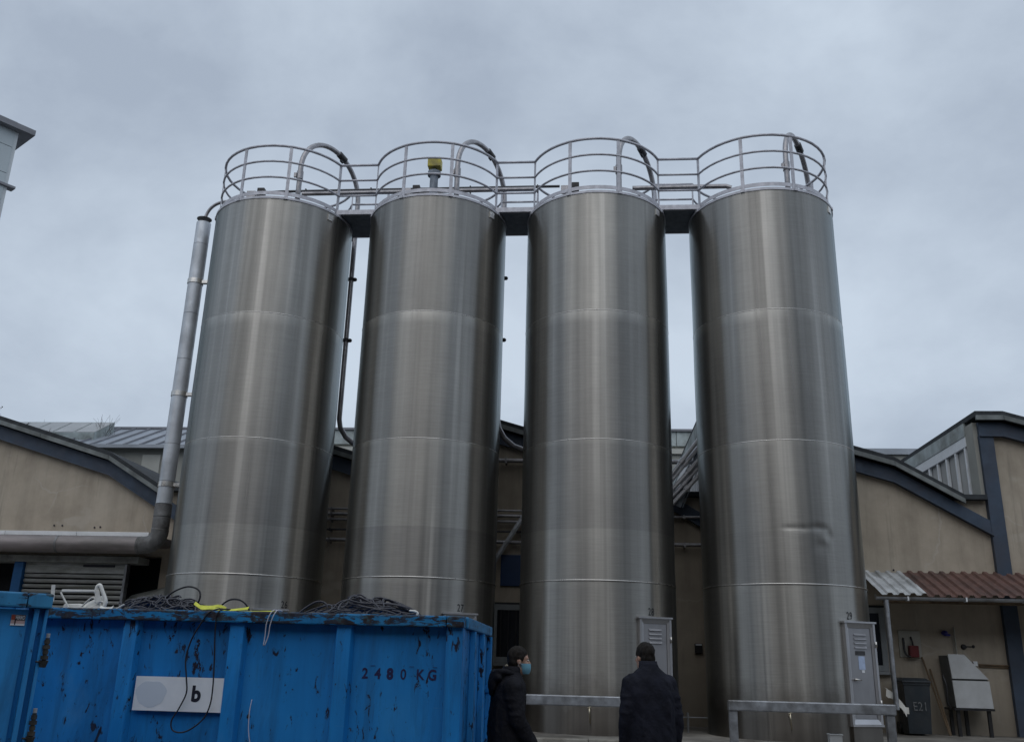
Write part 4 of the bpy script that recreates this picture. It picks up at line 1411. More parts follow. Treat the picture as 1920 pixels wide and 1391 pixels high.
for q in range(5):
    m = MB()
    x = -21.95 + q * 0.82
    m.add([(x, 30.93, 9.25), (x + 0.76, 30.93, 9.25), (x + 0.76, 32.1, 9.91), (x, 32.1, 9.91)], [(0, 1, 2, 3)])
    part('pane', m, 'wire_glass', so)
m = MB()
m.box(-15.55, -14.9, 30.14, 30.2, 7.4, 8.25)
part('shuttered_window', m, 'far_wall_light', fb)

fh = thing('parapet_hall', 'flat topped grey hall seen through the gaps between the silos', 'hall', (-1, 28.5, 0))
m = MB()
m.box(-9.5, 5.2, 28.2, 34, 0, 8.70)
part('wall', m, 'far_wall', fh)
for q in range(12):
    x = -9.5 + q * 1.225
    m = MB()
    m.box(x + 0.01, x + 1.215, 28.12, 28.197, 8.20, 8.66)
    part('parapet_panel', m, 'pale_panel', fh)
m = MB()
m.box(-9.6, 5.3, 28.05, 34, 8.66, 8.73)
part('coping', m, 'tower_roof', fh)
m = MB()
m.box(-9.5, 5.2, 28.1, 28.197, 7.95, 8.10)
part('cornice', m, 'far_wall_light', fh)
fr_ = thing('low_flat_block', 'low dark flat roofed block just behind the right bay of the hall', 'building', (9, 28, 0))
m = MB()
m.box(6.2, 14, 28.2, 33, 0, 7.98)
part('wall', m, 'far_wall', fr_)
m = MB()
m.box(6.1, 14.1, 28.1, 33.1, 7.98, 8.16)
part('roof_edge', m, 'seam_roof', fr_)

tw = thing('clad_tower', 'tall pale metal clad tower with overhanging roof at the far left', 'tower', (-22, 26, 0))
P0 = Vector((-19.62, 26.0, 0))
a_, b_ = Vector((-0.57, -0.82, 0)).normalized(), Vector((-0.82, 0.57, 0)).normalized()
def tq(s, t, z):
    return P0 + a_ * s + b_ * t + Vector((0, 0, z))
m = MB()
m.add([tq(0, 0, 0), tq(7, 0, 0), tq(7, 6, 0), tq(0, 6, 0), tq(0, 0, 18.7), tq(7, 0, 18.7), tq(7, 6, 18.7), tq(0, 6, 18.7)],
      [(3, 2, 1, 0), (4, 5, 6, 7), (0, 1, 5, 4), (1, 2, 6, 5), (2, 3, 7, 6), (3, 0, 4, 7)])
part('core', m, 'tower_trim', tw)
for kz in range(17):
    z0 = 2 + kz * 1.0
    m = MB()
    oo = -b_ * 0.03
    m.add([tq(0.12, 0, z0 + 0.01) + oo, tq(7, 0, z0 + 0.01) + oo, tq(7, 0, z0 + 0.985) + oo, tq(0.12, 0, z0 + 0.985) + oo,
           tq(0.12, 0, z0 + 0.01), tq(7, 0, z0 + 0.01), tq(7, 0, z0 + 0.985), tq(0.12, 0, z0 + 0.985)],
          [(0, 1, 2, 3), (0, 4, 5, 1), (3, 2, 6, 7), (0, 3, 7, 4)])
    part('cladding_panel', m, 'tower_clad', tw)
m = MB()
m.add([tq(s, t, z) for z in (18.62, 18.82) for s, t in ((-0.42, -0.30), (7.5, -0.30), (7.5, 6.5), (-0.42, 6.5))],
      [(3, 2, 1, 0), (4, 5, 6, 7), (0, 1, 5, 4), (1, 2, 6, 5), (2, 3, 7, 6), (3, 0, 4, 7)])
part('roof_slab', m, 'tower_roof', tw)
m = MB()
m.add([tq(s, t, z) for z in (16.52, 16.60) for s, t in ((-0.22, -0.12), (7.1, -0.12), (7.1, 0.2), (-0.22, 0.2))],
      [(3, 2, 1, 0), (4, 5, 6, 7), (0, 1, 5, 4), (1, 2, 6, 5), (2, 3, 7, 6), (3, 0, 4, 7)])
part('drip_ledge', m, 'tower_roof', tw)


def bare_tree(x, y, h, seed, lab, leafy):
    rnd = random.Random(seed)
    t = thing('bare_tree', lab, 'tree', (x, y, 0), 0, 'winter trees behind the hall roof on the left')
    tr, cr, lf = MB(), MB(), MB()
    tr.tube([(x, y, 0), (x + 0.1, y, h * 0.35), (x - 0.05, y, h * 0.62)], [0.20, 0.15, 0.10], 8)

    def grow(p, d, L, r, depth):
        q = p + d * L
        mid_ = (p + q) / 2 + Vector((rnd.uniform(-1, 1), rnd.uniform(-1, 1), rnd.uniform(-0.3, 1))) * L * 0.07
        cr.tube([p, mid_, q], [r, r * 0.8, r * 0.6], 4, cap=False)
        if depth == 0:
            if leafy and rnd.random() < 0.9:
                for _ in range(4):
                    c_ = q + Vector((rnd.uniform(-1, 1), rnd.uniform(-1, 1), rnd.uniform(-1, 0.6))) * 0.07
                    s_ = rnd.uniform(0.02, 0.045)
                    n1, n2 = Vector((rnd.uniform(-1, 1), rnd.uniform(-1, 1), rnd.uniform(-1, 1))).normalized() * s_, Vector((rnd.uniform(-1, 1), rnd.uniform(-1, 1), rnd.uniform(-1, 1))).normalized() * s_
                    lf.add([c_ - n1, c_ + n2, c_ + n1, c_ - n2], [(0, 1, 2, 3)])
            return
        for _ in range(3 if depth > 1 else 4):
            nd = (d + Vector((rnd.uniform(-1, 1), rnd.uniform(-1, 1), rnd.uniform(-0.25, 0.7))) * 0.65).normalized()
            grow(p + d * L * rnd.uniform(0.6, 1.0), nd, L * rnd.uniform(0.6, 0.8), r * 0.55, depth - 1)

    for _ in range(6):
        a = rnd.uniform(0, 2 * PI)
        grow(Vector((x, y, h * rnd.uniform(0.42, 0.62))), Vector((math.cos(a) * 0.6, math.sin(a) * 0.6, 0.9)).normalized(), h * 0.17, 0.06, 4)
    part('trunk', tr, 'bark', t, True)
    c_ = part('crown', cr, 'bark', t)
    if leafy:
        part('leaves', lf, 'dry_leaf', c_)


bare_tree(-19.8, 31.5, 10.62, 3, 'bare winter tree whose fine twigs show above the hall roof beside the skylight', False)
bare_tree(-22.2, 29.5, 10.75, 11, 'winter tree with a few dry leaves at the upper left roof edge', True)
bare_tree(-23.8, 29.5, 11.0, 21, 'winter tree with dry leaves, cut by the left edge of the picture', True)

# unseen building added behind the viewer to darken what the silos mirror
yb = thing('added_building', 'long dark brick building, unseen, added behind the viewer for the silos to mirror', 'building', (0, -12, 0))
m = MB()
m.box(-45, 45, -24, -12, 0, 12.5)
part('wall', m, 'brick_dark', yb)
m = MB()
m.box(-45.3, 45.3, -24.3, -11.7, 12.5, 12.9)
part('roof', m, 'roof_felt', yb)
for q in range(16):  # tall windows of the added block, for upright streaks in the reflections
    x = -42 + q * 5.6
    m = MB()
    m.box(x - 0.9, x + 0.9, -11.995, -11.93, 1.2, 10.6)
    wq = part('window', m, 'window_frame', yb)
    m = MB()
    m.box(x - 0.8, x + 0.8, -11.928, -11.92, 1.3, 10.5)
    part('pane', m, 'pane_glass', wq)

# ------------------------------------------------------------------ the blue waste skips
def skip_mid():
    t = thing('waste_skip', 'long blue waste skip heaped with cables, marked 2480 KG', 'skip', (-3.0, 8.9, 0), 0, 'blue waste skips')
    X0, X1, Y0, Y1, ZT = -5.35, -1.06, 8.0, 10.15, 1.94
    ribs = [-4.955, -4.00, -3.04, -2.094]
    edges = [X0] + ribs + [X1]
    for a, b in zip(edges[:-1], edges[1:]):
        m = MB()
        # faintly dished panel
        nx, nz_ = 6, 6
        vs, fs = [], []
        for i in range(nx + 1):
            for j in range(nz_ + 1):
                u_, w_ = i / nx, j / nz_
                dz = 0.018 * math.sin(PI * u_) * math.sin(PI * w_)
                vs.append((a + (b - a) * u_, Y0 + 0.065 + dz, 0.30 + (1.85 - 0.30) * w_))
        for i in range(nx):
            for j in range(nz_):
                fs.append((i * 7 + j, (i + 1) * 7 + j, (i + 1) * 7 + j + 1, i * 7 + j + 1))
        m.add(vs, fs)
        part('side_panel', m, 'skip_blue', t, True)
    for x in ribs:
        m = MB()
        m.loft([[(x - 0.085, Y0 + 0.07, 0.25), (x - 0.062, Y0, 0.25), (x + 0.062, Y0, 0.25), (x + 0.085, Y0 + 0.07, 0.25)],
                [(x - 0.085, Y0 + 0.07, 1.86), (x - 0.062, Y0, 1.86), (x + 0.062, Y0, 1.86), (x + 0.085, Y0 + 0.07, 1.86)]])
        part('rib', m, 'skip_rib', t, bevel=0.006)
    # corner posts
    m = MB()
    m.box(X1 - 0.145, X1, Y0 - 0.005, Y0 + 0.16, 0.2, 1.86)
    part('corner_post', m, 'skip_rib', t, bevel=0.012)
    m = MB()
    m.box(X0, X0 + 0.14, Y0 - 0.005, Y0 + 0.16, 0.2, 1.86)
    part('corner_post', m, 'skip_rib', t, bevel=0.012)
    # top rail: front in two lengths with a rusted lap joint, end, back, far end
    for a, b in ((X0 - 0.02, -1.205), (-1.20, -1.05)):
        m = MB()
        m.box(a, b, Y0 - 0.045 - (0.006 if b > -1.1 else 0), Y0 + 0.10, 1.845, ZT)
        part('top_rail', m, 'skip_rail', t, bevel=0.012)
    m = MB()
    m.box(X1 - 0.08, X1 + 0.03, Y0 + 0.105, Y1, 1.845, ZT)
    part('top_rail', m, 'skip_near_rail', t, bevel=0.012)
    m = MB()
    m.box(X0 - 0.02, X1 - 0.082, Y1 - 0.10, Y1, 1.845, ZT)
    part('top_rail', m, 'skip_rail', t, bevel=0.012)
    m = MB()
    m.box(X0, X0 + 0.1, Y0 + 0.10, Y1 - 0.10, 1.845, ZT)
    part('top_rail', m, 'skip_rail', t, bevel=0.012)
    m = MB()
    m.box(X0 + 0.02, X0 + 0.05, Y0 + 0.08, Y1, 0.25, 1.85)
    part('end_wall', m, 'skip_blue', t)
    m = MB()
    m.box(X0 + 0.05, X1 - 0.05, Y1 - 0.06, Y1 - 0.03, 0.25, 1.85)
    part('back_wall', m, 'skip_blue', t)
    m = MB()
    m.box(X0 + 0.02, X1 - 0.02, Y0 + 0.08, Y1 - 0.03, 0.2, 0.28)
    part('floor', m, 'skip_blue', t)
    m = MB()
    m.box(X0 + 0.3, X1 - 0.3, Y0 + 0.5, Y0 + 0.62, 0.0, 0.2)
    m.box(X0 + 0.3, X1 - 0.3, Y1 - 0.62, Y1 - 0.5, 0.0, 0.2)
    part('skid', m, 'black_plastic', t)
    # end door with its upright flanges
    m = MB()
    m.box(X1 - 0.06, X1 - 0.02, Y0 + 0.17, Y1, 0.25, 1.84)
    ed = part('end_door', m, 'skip_blue', t)
    for yf in (Y0 + 0.62, Y0 + 1.35, Y1 - 0.06):
        m = MB()
        m.box(X1 - 0.018, X1 + 0.035, yf, yf + 0.05, 0.25, 1.838)
        part('flange', m, 'skip_near', ed, bevel=0.004)
    # lock plate with boss and wooden-handled lever
    LY = Y1 - 0.02
    m = MB()
    m.prism([(X1 - 0.09, 1.08), (X1 + 0.0, 1.12), (X1 + 0.13, 1.24), (X1 + 0.13, 1.36), (X1 + 0.09, 1.46), (X1 - 0.09, 1.47)], LY - 0.03, LY)
    lk = part('lock_plate', m, 'skip_blue', t, bevel=0.004)
    m = MB()
    m.lathe([(0.0, 0.04), (0.035, 0.035), (0.045, 0.0)], 14, Matrix.Translation((X1 - 0.0, LY - 0.031, 1.31)) @ Matrix.Rotation(PI / 2, 4, 'X'))
    part('boss', m, 'skip_rib', lk, 'auto')
    m = MB()
    m.tube([(X1 + 0.03, LY - 0.06, 1.36), (X1 + 0.22, LY - 0.08, 1.545)], [0.022, 0.03], 10)
    part('lever', m, 'old_wood', lk, 'auto')
    # stencilled weight, one part for each character
    x = -1.90
    for ch, wd, bo in (('2', .11, .0035), ('4', .105, .004), ('8', .115, .007), ('0', .145, .0015), ('K', .105, .003), ('G', .1, .004)):
        l_ = text_mb(ch, 0.118, bo)
        l_.xform(Matrix.Translation((x, Y0 + 0.0655, 1.418)) @ FACE_CAM @ Matrix.Scale(0.88, 4, (1, 0, 0)))
        for p in l_.v:
            u_ = (p.x + 2.094) / (X1 + 2.094)
            p.y = Y0 + 0.062 + 0.018 * math.sin(PI * u_) * math.sin(PI * (p.z - 0.3) / 1.55)
        part('stencil_character', l_, 'stencil_ink', t)
        x += wd
    for sx_ in (-1.835, -1.50, -1.30):
        m = MB()
        m.box(sx_ - 0.02, sx_ + 0.02, Y0 + 0.066, Y0 + 0.0665, 1.518, 1.522)
        part('stencil_line', m, 'stencil_ink', t)
    return t


skip_mid()

sg = thing('skip_sign', 'white sign with a black letter b and blanked-out patch on the blue skip', 'sign', (-3.5, 8.04, 1.11))
m = MB()
m.box(-3.895, -3.112, 8.030, 8.040, 1.108, 1.385)
part('panel', m, 'sign_white', sg)
m = text_mb('b', 0.175, 0.007)
m.xform(Matrix.Translation((-3.345, 8.0285, 1.195)) @ FACE_CAM @ Matrix.Scale(0.95, 4, (1, 0, 0)))
part('letter', m, 'ink', sg)
m = MB()
vs = []
for j in range(28):
    a = 2 * PI * j / 28
    rr = 1 + 0.05 * math.sin(3 * a) + 0.03 * math.sin(7 * a)
    vs.append((-3.755 + 0.125 * rr * math.cos(a) + (0.02 if math.cos(a) > 0 else 0), 8.0288, 1.245 + 0.105 * rr * math.sin(a)))
m.add(vs, [tuple(range(28))])
part('blanked_patch', m, 'sign_patch', sg)  # patch stands for blanked-out print, not worn paint


def skip_near():
    # corner nearest the other skip; the long face runs forward and to the left from it
    cx, cy, rz = -3.70, 6.20, R(37)
    t = thing('waste_skip', 'nearer blue waste skip cut by the left edge, with hinges on its corner', 'skip', (cx, cy, 0), rz, 'blue waste skips')
    # local frame: x from 0 (corner) to negative along the face, y into the skip
    ZT = 1.94
    def P(name, mb, mat, bevel=0.0, smooth=False, parent=t):
        return part(name, mb, mat, parent, smooth, bevel, local=True)
    L, D = 4.0, 1.55
    m = MB(); m.box(-L, -0.118, 0.03, 0.06, 0.25, 1.83); P('side_panel', m, 'skip_near')
    m = MB(); m.box(-L, 0, D - 0.03, D, 0.25, 1.83); P('back_wall', m, 'skip_near')
    m = MB(); m.box(-0.04, -0.005, 0.12, D - 0.03, 0.25, 1.83); P('end_wall', m, 'skip_near')
    m = MB(); m.box(-L, -L + 0.04, 0.06, D - 0.03, 0.25, 1.83); P('end_wall', m, 'skip_near')
    m = MB(); m.box(-L, 0, 0.06, D, 0.2, 0.26); P('floor', m, 'skip_near')
    m = MB(); m.box(-L + 0.3, -0.3, 0.3, 0.45, 0, 0.2); m.box(-L + 0.3, -0.3, D - 0.45, D - 0.3, 0, 0.2); P('skid', m, 'black_plastic')
    # corner: recessed strip, inner post, groove, outer post
    m = MB(); m.box(-0.118, -0.088, 0.055, 0.10, 0.22, 1.84); P('recess_strip', m, 'skip_blue')
    m = MB(); m.box(-0.088, -0.055, -0.005, 0.10, 0.2, 1.84); P('inner_post', m, 'skip_near', 0.008)
    m = MB(); m.box(-0.055, -0.022, 0.04, 0.10, 0.2, 1.84); P('groove', m, 'skip_rib')
    m = MB(); m.box(-0.022, 0.0, -0.01, 0.12, 0.2, 1.84); P('corner_post', m, 'skip_near', 0.008)
    for a, b in ((-L, -0.146), (-0.142, 0.012)):
        m = MB(); m.box(a, b, -0.05, 0.11, 1.842, ZT); P('top_rail', m, 'skip_near_rail', 0.012)
    m = MB(); m.box(-0.09, 0.012, 0.113, D, 1.842, ZT); P('top_rail', m, 'skip_near_rail', 0.012)
    m = MB(); m.box(-L, -0.092, D - 0.1, D, 1.842, ZT); P('top_rail', m, 'skip_near_rail', 0.012)
    # hinges on the corner edge
    for z in (1.58, 1.10):
        m = MB()
        for q in range(4):
            m.tube([(0.022, -0.012, z - 0.07 + q * 0.034), (0.022, -0.012, z - 0.07 + q * 0.034 + 0.026)], 0.024 - 0.005 * (q % 2), 12)
        m.tube([(0.022, -0.012, z - 0.075), (0.022, -0.012, z + 0.07)], 0.014, 10)
        m.tube([(0.020, -0.008, z - 0.12), (0.022, -0.012, z - 0.075)], [0.020, 0.030], 10)
        h = P('hinge', m, 'hinge_iron', 0.0, 'auto')
        m = MB(); m.tube([(0.022, -0.012, z + 0.072), (0.022, -0.012, z + 0.10)], 0.013, 10); P('hinge_pin', m, 'galvanised', 0.0, 'auto', h)
        m = MB(); m.tube([(-0.03, -0.022, z - 0.085), (-0.012, -0.022, z - 0.085), (0.01, -0.018, z - 0.09)], 0.006, 8); P('keeper_hook', m, 'black_plastic', 0.0, True, h)
    # maker's sticker under the rail
    m = MB(); m.box(-0.2186, -0.1320, 0.026, 0.0295, 1.725, 1.795); st = P('sticker', m, 'sticker_pink')
    m = MB(); m.box(-0.2168, -0.1957, 0.022, 0.0255, 1.762, 1.793); P('sticker_mark', m, 'sticker_red', parent=st)
    m = MB(); m.box(-0.2186, -0.1320, 0.022, 0.0255, 1.725, 1.736); P('sticker_stripe', m, 'paper_white', parent=st)
    m = MB(); m.box(-0.1945, -0.1883, 0.0215, 0.0255, 1.727, 1.768); P('sticker_mark', m, 'ink', parent=st)
    m = MB(); m.box(-0.1945, -0.1327, 0.0225, 0.0255, 1.760, 1.794); P('sticker_field', m, 'label_dark', parent=st)
    tx = text_mb('FERRO', 0.034, 0.0006, 1.0)
    tx.xform(Matrix.Translation((-0.1635, 0.0215, 1.766)) @ FACE_CAM @ Matrix.Scale(0.55, 4, (1, 0, 0)))
    P('sticker_text', tx, 'paper_white', parent=st)


rough_mat('hinge_iron', (0.035, 0.04, 0.045), 0.6, 0.5, 20, metallic=0.3, dirt=(0.075, 0.06, 0.035))
skip_near()

# ------------------------------------------------------------------ what is heaped in the long skip
def heap(name, label, x0, x1, hfun, ncab, seed, fine):
    rnd = random.Random(seed)
    t = thing(name, label, 'cables', ((x0 + x1) / 2, 8.6, 1.5), 0, 'heaps of cable in the skip')
    for q in range(ncab):
        cxm = rnd.uniform(x0 + 0.08, x1 - 0.08)
        cym = rnd.uniform(8.18, 8.7)
        rx = rnd.uniform(0.12, 0.44) * (0.5 if fine else 1.0)
        ry = rnd.uniform(0.05, 0.22)
        rot = rnd.uniform(-0.6, 0.6)
        ph = rnd.uniform(0, 2 * PI)
        turns = rnd.uniform(0.7, 1.6)
        lay = rnd.uniform(0.0, 1.0)
        pts = []
        nn_ = int(18 * turns) + 6
        for j in range(nn_):
            a = ph + 2 * PI * turns * j / (nn_ - 1)
            wob = 1 + 0.22 * math.sin(2.3 * a + ph) + 0.1 * math.sin(5.1 * a)
            dx, dy = rx * wob * math.cos(a), ry * wob * math.sin(a)
            x = cxm + dx * math.cos(rot) - dy * math.sin(rot)
            y = cym + dx * math.sin(rot) * 0.5 + dy * math.cos(rot)
            x = min(max(x, x0), x1)
            y = min(max(y, 8.13), 9.1)
            base = 1.90 + hfun(x) * (0.35 + 0.65 * max(0, 1 - abs(y - 8.4) / 0.6)) * (0.55 + 0.45 * lay)
            if y < 8.30:
                base -= (8.30 - y) * 0.35
            z = base + 0.016 * math.sin(3 * a + q)
            pts.append((x, y, z))
        m = MB()
        m.tube(smooth_path(pts, 3), (0.0068 if fine else 0.0088) * rnd.uniform(0.8, 1.15), 6)
        part('cable', m, 'cable', t, True)
    return t


heap('cable_heap', 'tangle of thin dark cables heaped at the left of the long skip', -4.30, -3.42, lambda x: 0.185 * max(0, 1 - abs((x + 3.92) / 0.62) ** 2), 52, 5, True)
heap('cable_heap', 'mound of thick grey cable loops heaped at the right of the long skip', -2.62, -1.50, lambda x: (0.225 * max(0, 1 - abs((x + 2.10) / 0.62)) + 0.05 * max(0, 1 - ((x + 1.72) / 0.3) ** 2)) + 0.02, 30, 9, False)


def loop(name, label, pts, r, mat, cat, n=7, group=None):
    m = MB()
    m.tube(smooth_path(pts, n), r, 8)
    return single(name, m, mat, label, cat, pts[0], group, True)


loop('cable_loop', 'black cable springing in a wide loop above the left cable heap', [(-3.90, 8.35, 1.93), (-3.88, 8.33, 2.03), (-3.80, 8.3, 2.11), (-3.66, 8.3, 2.165), (-3.55, 8.3, 2.13), (-3.54, 8.3, 2.04), (-3.62, 8.32, 1.98), (-3.75, 8.34, 2.005), (-3.86, 8.36, 2.0), (-3.95, 8.4, 1.93)], 0.008, 'cable_black', 'cable', 7, 'loose black cable ends')
loop('cable_loop', 'black cable arching over the yellow strap in the skip', [(-3.40, 8.4, 1.90), (-3.36, 8.38, 2.0), (-3.27, 8.36, 2.06), (-3.17, 8.36, 2.055), (-3.10, 8.38, 1.99), (-3.08, 8.4, 1.90)], 0.008, 'cable_black', 'cable', 7, 'loose black cable ends')
loop('cable_loop', 'small dark cable arch left of the right cable mound', [(-2.62, 8.3, 1.93), (-2.54, 8.3, 2.0), (-2.44, 8.3, 2.055), (-2.36, 8.3, 2.04), (-2.335, 8.3, 1.97), (-2.34, 8.3, 1.90)], 0.0085, 'cable', 'cable', 7, 'loose black cable ends')
loop('hanging_cable', 'long black cable looped down the skip front across the white sign', [(-3.18, 8.2, 1.94), (-3.22, 8.06, 1.962), (-3.28, 7.95, 1.93), (-3.33, 7.948, 1.86), (-3.42, 7.972, 1.70), (-3.455, 7.98, 1.54), (-3.43, 7.985, 1.38), (-3.42, 8.0, 1.26), (-3.47, 8.0, 1.13), (-3.52, 8.0, 1.03), (-3.49, 8.0, 0.955), (-3.38, 8.0, 0.955), (-3.25, 8.0, 1.05), (-3.20, 8.0, 1.17), (-3.19, 7.99, 1.32), (-3.20, 7.985, 1.50), (-3.215, 7.972, 1.70), (-3.215, 7.948, 1.86), (-3.20, 7.95, 1.935), (-3.16, 8.06, 1.96), (-3.08, 8.2, 1.93)], 0.0065, 'cable_black', 'cable', 6)
m = MB()
for dx in (0.0, 0.035):
    m.tube(smooth_path([(-2.70 + dx * 0.4, 8.1, 1.955), (-2.72 + dx, 7.945, 1.95), (-2.76 + dx, 7.94, 1.85), (-2.77 + dx * 0.8, 7.96, 1.74), (-2.78 + dx * 0.3, 7.97, 1.66)], 5), 0.0045, 6)
single('string_end', m, 'string', 'thin white string ends hanging over the skip rim between the cable heaps', 'string', (-2.72, 8.0, 1.9), smooth=True)
loop('white_wire', 'thin white wire hanging low on the skip front below the strap', [(-2.86, 8.055, 1.22), (-2.868, 8.05, 1.12), (-2.862, 8.05, 1.0), (-2.85, 8.05, 0.93), (-2.83, 8.05, 0.84), (-2.84, 8.05, 0.75)], 0.0035, 'string', 'wire')


def ribbon(mb, pts, w, tw0=0.0, tw1=0.0):
    pts = [Vector(p) for p in smooth_path(pts, 5)]
    vs, fs = [], []
    n_ = len(pts)
    for j, p in enumerate(pts):
        a = tw0 + (tw1 - tw0) * j / (n_ - 1)
        d = Vector((0.15, math.cos(a), math.sin(a))) * w / 2
        vs += [p - d, p + d]
    for j in range(n_ - 1):
        fs.append((2 * j, 2 * j + 1, 2 * j + 3, 2 * j + 2))
    mb.add(vs, fs)
    mb.add([v + Vector((0, 0.002, -0.003)) for v in vs], [tuple(reversed(f)) for f in fs])


m = MB()
ribbon(m, [(-3.50, 8.12, 2.012), (-3.45, 8.1, 1.985), (-3.40, 8.08, 1.965), (-3.32, 8.07, 1.968), (-3.25, 8.06, 1.958), (-3.16, 8.05, 1.956)], 0.034, 0.9, 0.5)
ribbon(m, [(-3.47, 8.15, 1.985), (-3.36, 8.14, 1.982), (-3.28, 8.12, 1.990), (-3.2, 8.1, 1.968)], 0.030, 0.7, 1.1)
ribbon(m, [(-3.42, 8.1, 1.952), (-3.3, 8.08, 1.956), (-3.18, 8.07, 1.953), (-3.06, 8.06, 1.962), (-2.98, 8.06, 1.974)], 0.032, 0.15, 0.9)
ribbon(m, [(-3.10, 8.08, 1.950), (-2.95, 8.06, 1.949), (-2.84, 8.04, 1.950), (-2.74, 8.03, 1.951)], 0.04, 0.1, 0.25)
single('yellow_strap', m, 'strap', 'crumpled yellow lashing strap lying over the skip rim', 'strap', (-3.2, 8.08, 1.95))

# broken white plastic chairs at the left end of the skip
ch = thing('broken_chair', 'broken white plastic chair frame lying on top of the skip at the left', 'chair', (-4.55, 8.3, 1.9))
m = MB()
m.bar((-4.80, 8.2, 2.10), (-4.46, 8.2, 2.103), 0.02, 0.022)
part('stretcher', m, 'white_plastic', ch, bevel=0.005)
m = MB()
m.tube(smooth_path([(-4.475, 8.2, 2.08), (-4.47, 8.2, 2.14), (-4.445, 8.2, 2.152), (-4.42, 8.2, 2.11), (-4.385, 8.2, 2.05), (-4.37, 8.2, 2.01), (-4.38, 8.2, 1.95), (-4.39, 8.2, 1.88)], 5), 0.018, 8)
part('back_frame', m, 'white_plastic', ch, True)
m = MB()
m.bar((-4.465, 8.19, 2.11), (-4.43, 8.19, 2.0), 0.012, 0.045, up=(1, 0, 0))
part('back_slat', m, 'white_plastic', ch, bevel=0.004)
m = MB()
m.tube(smooth_path([(-4.60, 8.22, 1.96), (-4.54, 8.21, 2.02), (-4.49, 8.2, 2.045), (-4.465, 8.2, 2.02), (-4.46, 8.2, 2.0)], 5), 0.009, 6)
part('armrest', m, 'white_plastic', ch, True)
m = MB()
m.tube(smooth_path([(-4.42, 8.2, 2.0), (-4.40, 8.2, 1.95), (-4.39, 8.2, 1.90)], 5), 0.008, 6)
m.tube(smooth_path([(-4.43, 8.2, 2.0), (-4.40, 8.2, 2.01), (-4.38, 8.2, 1.99)], 5), 0.009, 6)
part('rung', m, 'white_plastic', ch, True)
m = MB()
Mx = Matrix.Translation((-4.58, 8.25, 1.955)) @ Matrix.Rotation(R(-28), 4, 'Y') @ Matrix.Rotation(R(55), 4, 'X')
m.box(-0.2, 0.2, -0.045, 0.045, -0.008, 0.008, Mx)
part('seat', m, 'white_plastic', ch, bevel=0.006)
m = MB()
Mx = Matrix.Translation((-4.50, 8.22, 1.935)) @ Matrix.Rotation(R(-32), 4, 'Y') @ Matrix.Rotation(R(70), 4, 'X')
m.box(-0.2, 0.16, -0.025, 0.025, -0.006, 0.006, Mx)
part('seat_rail', m, 'white_plastic', ch, bevel=0.004)
m = MB()
m.loft([[(-4.78, 8.2, 1.90), (-4.50, 8.2, 1.90), (-4.50, 8.3, 1.90), (-4.78, 8.3, 1.90)], [(-4.77, 8.21, 1.985), (-4.62, 8.22, 1.99), (-4.62, 8.28, 1.99), (-4.77, 8.28, 1.985)]])
single('plastic_sheet', m, 'white_plastic', 'crumpled white plastic sheet under the broken chair in the skip', 'plastic sheet', (-4.65, 8.25, 1.9), bevel=0.012)
m = MB()
m.bar((-4.848, 8.15, 2.00), (-4.862, 8.15, 2.145), 0.032, 0.012, up=(0, 1, 0))
single('plastic_strip', m, 'white_plastic', 'short upright white slat left of the broken chair', 'plastic strip', (-4.85, 8.15, 1.95), bevel=0.002)
m = MB()
m.bar((-4.80, 8.18, 2.085), (-4.70, 8.18, 1.95), 0.014, 0.012)
single('plastic_rod', m, 'white_plastic', 'thin slanting white rod at the left of the broken chair', 'rod', (-4.75, 8.18, 1.95), bevel=0.002)
m = MB()
ribbon(m, [(-4.36, 8.1, 1.962), (-4.33, 8.1, 1.948), (-4.27, 8.1, 1.946), (-4.24, 8.1, 1.962)], 0.03, 0.5, 1.2)
m.tube([(-4.22, 8.12, 1.945), (-4.15, 8.12, 1.985)], 0.006, 6)
single('plastic_scrap', m, 'white_plastic', 'small white plastic scrap on the rim right of the broken chair', 'scrap', (-4.3, 8.1, 1.95))
m = MB()
m.tube(smooth_path([(-1.56, 8.15, 1.985), (-1.51, 8.13, 1.98), (-1.485, 8.13, 1.965), (-1.49, 8.13, 1.945)], 4), 0.010, 8)
single('white_cable_end', m, 'white_plastic', 'white cable end at the right tip of the cable mound', 'cable', (-1.5, 8.13, 1.95), smooth=True)


# ------------------------------------------------------------------ people
def remeshed(name, mb, mat, parent, voxel=0.014, smooth_it=6):
    me = mb.mesh(name, None)
    o = bpy.data.objects.new(name, me)
    C.objects.link(o)
    md = o.modifiers.new('r', 'REMESH')
    md.mode = 'VOXEL'
    md.voxel_size = voxel
    md.use_smooth_shade = True
    ms = o.modifiers.new('s', 'SMOOTH')
    ms.iterations = smooth_it
    ms.factor = 0.5
    dg = bpy.context.evaluated_depsgraph_get()
    out = bpy.data.meshes.new_from_object(o.evaluated_get(dg))
    bpy.data.objects.remove(o)
    bpy.data.meshes.remove(me)
    out.name = name
    out.materials.clear()
    out.materials.append(M[mat])
    out.polygons.foreach_set('use_smooth', [True] * len(out.polygons))
    return link(name, out, parent)


def ring(c, rx, ry, n=20, tilt=0.0, p=2.0):
    out = []
    for k in range(n):
        a = 2 * PI * k / n
        ca, sa = math.cos(a), math.sin(a)
        x = rx * math.copysign(abs(ca) ** (2 / p), ca)
        y = ry * math.copysign(abs(sa) ** (2 / p), sa)
        out.append(Vector(c) + Vector((x, y * math.cos(tilt), y * math.sin(tilt))))
    return out


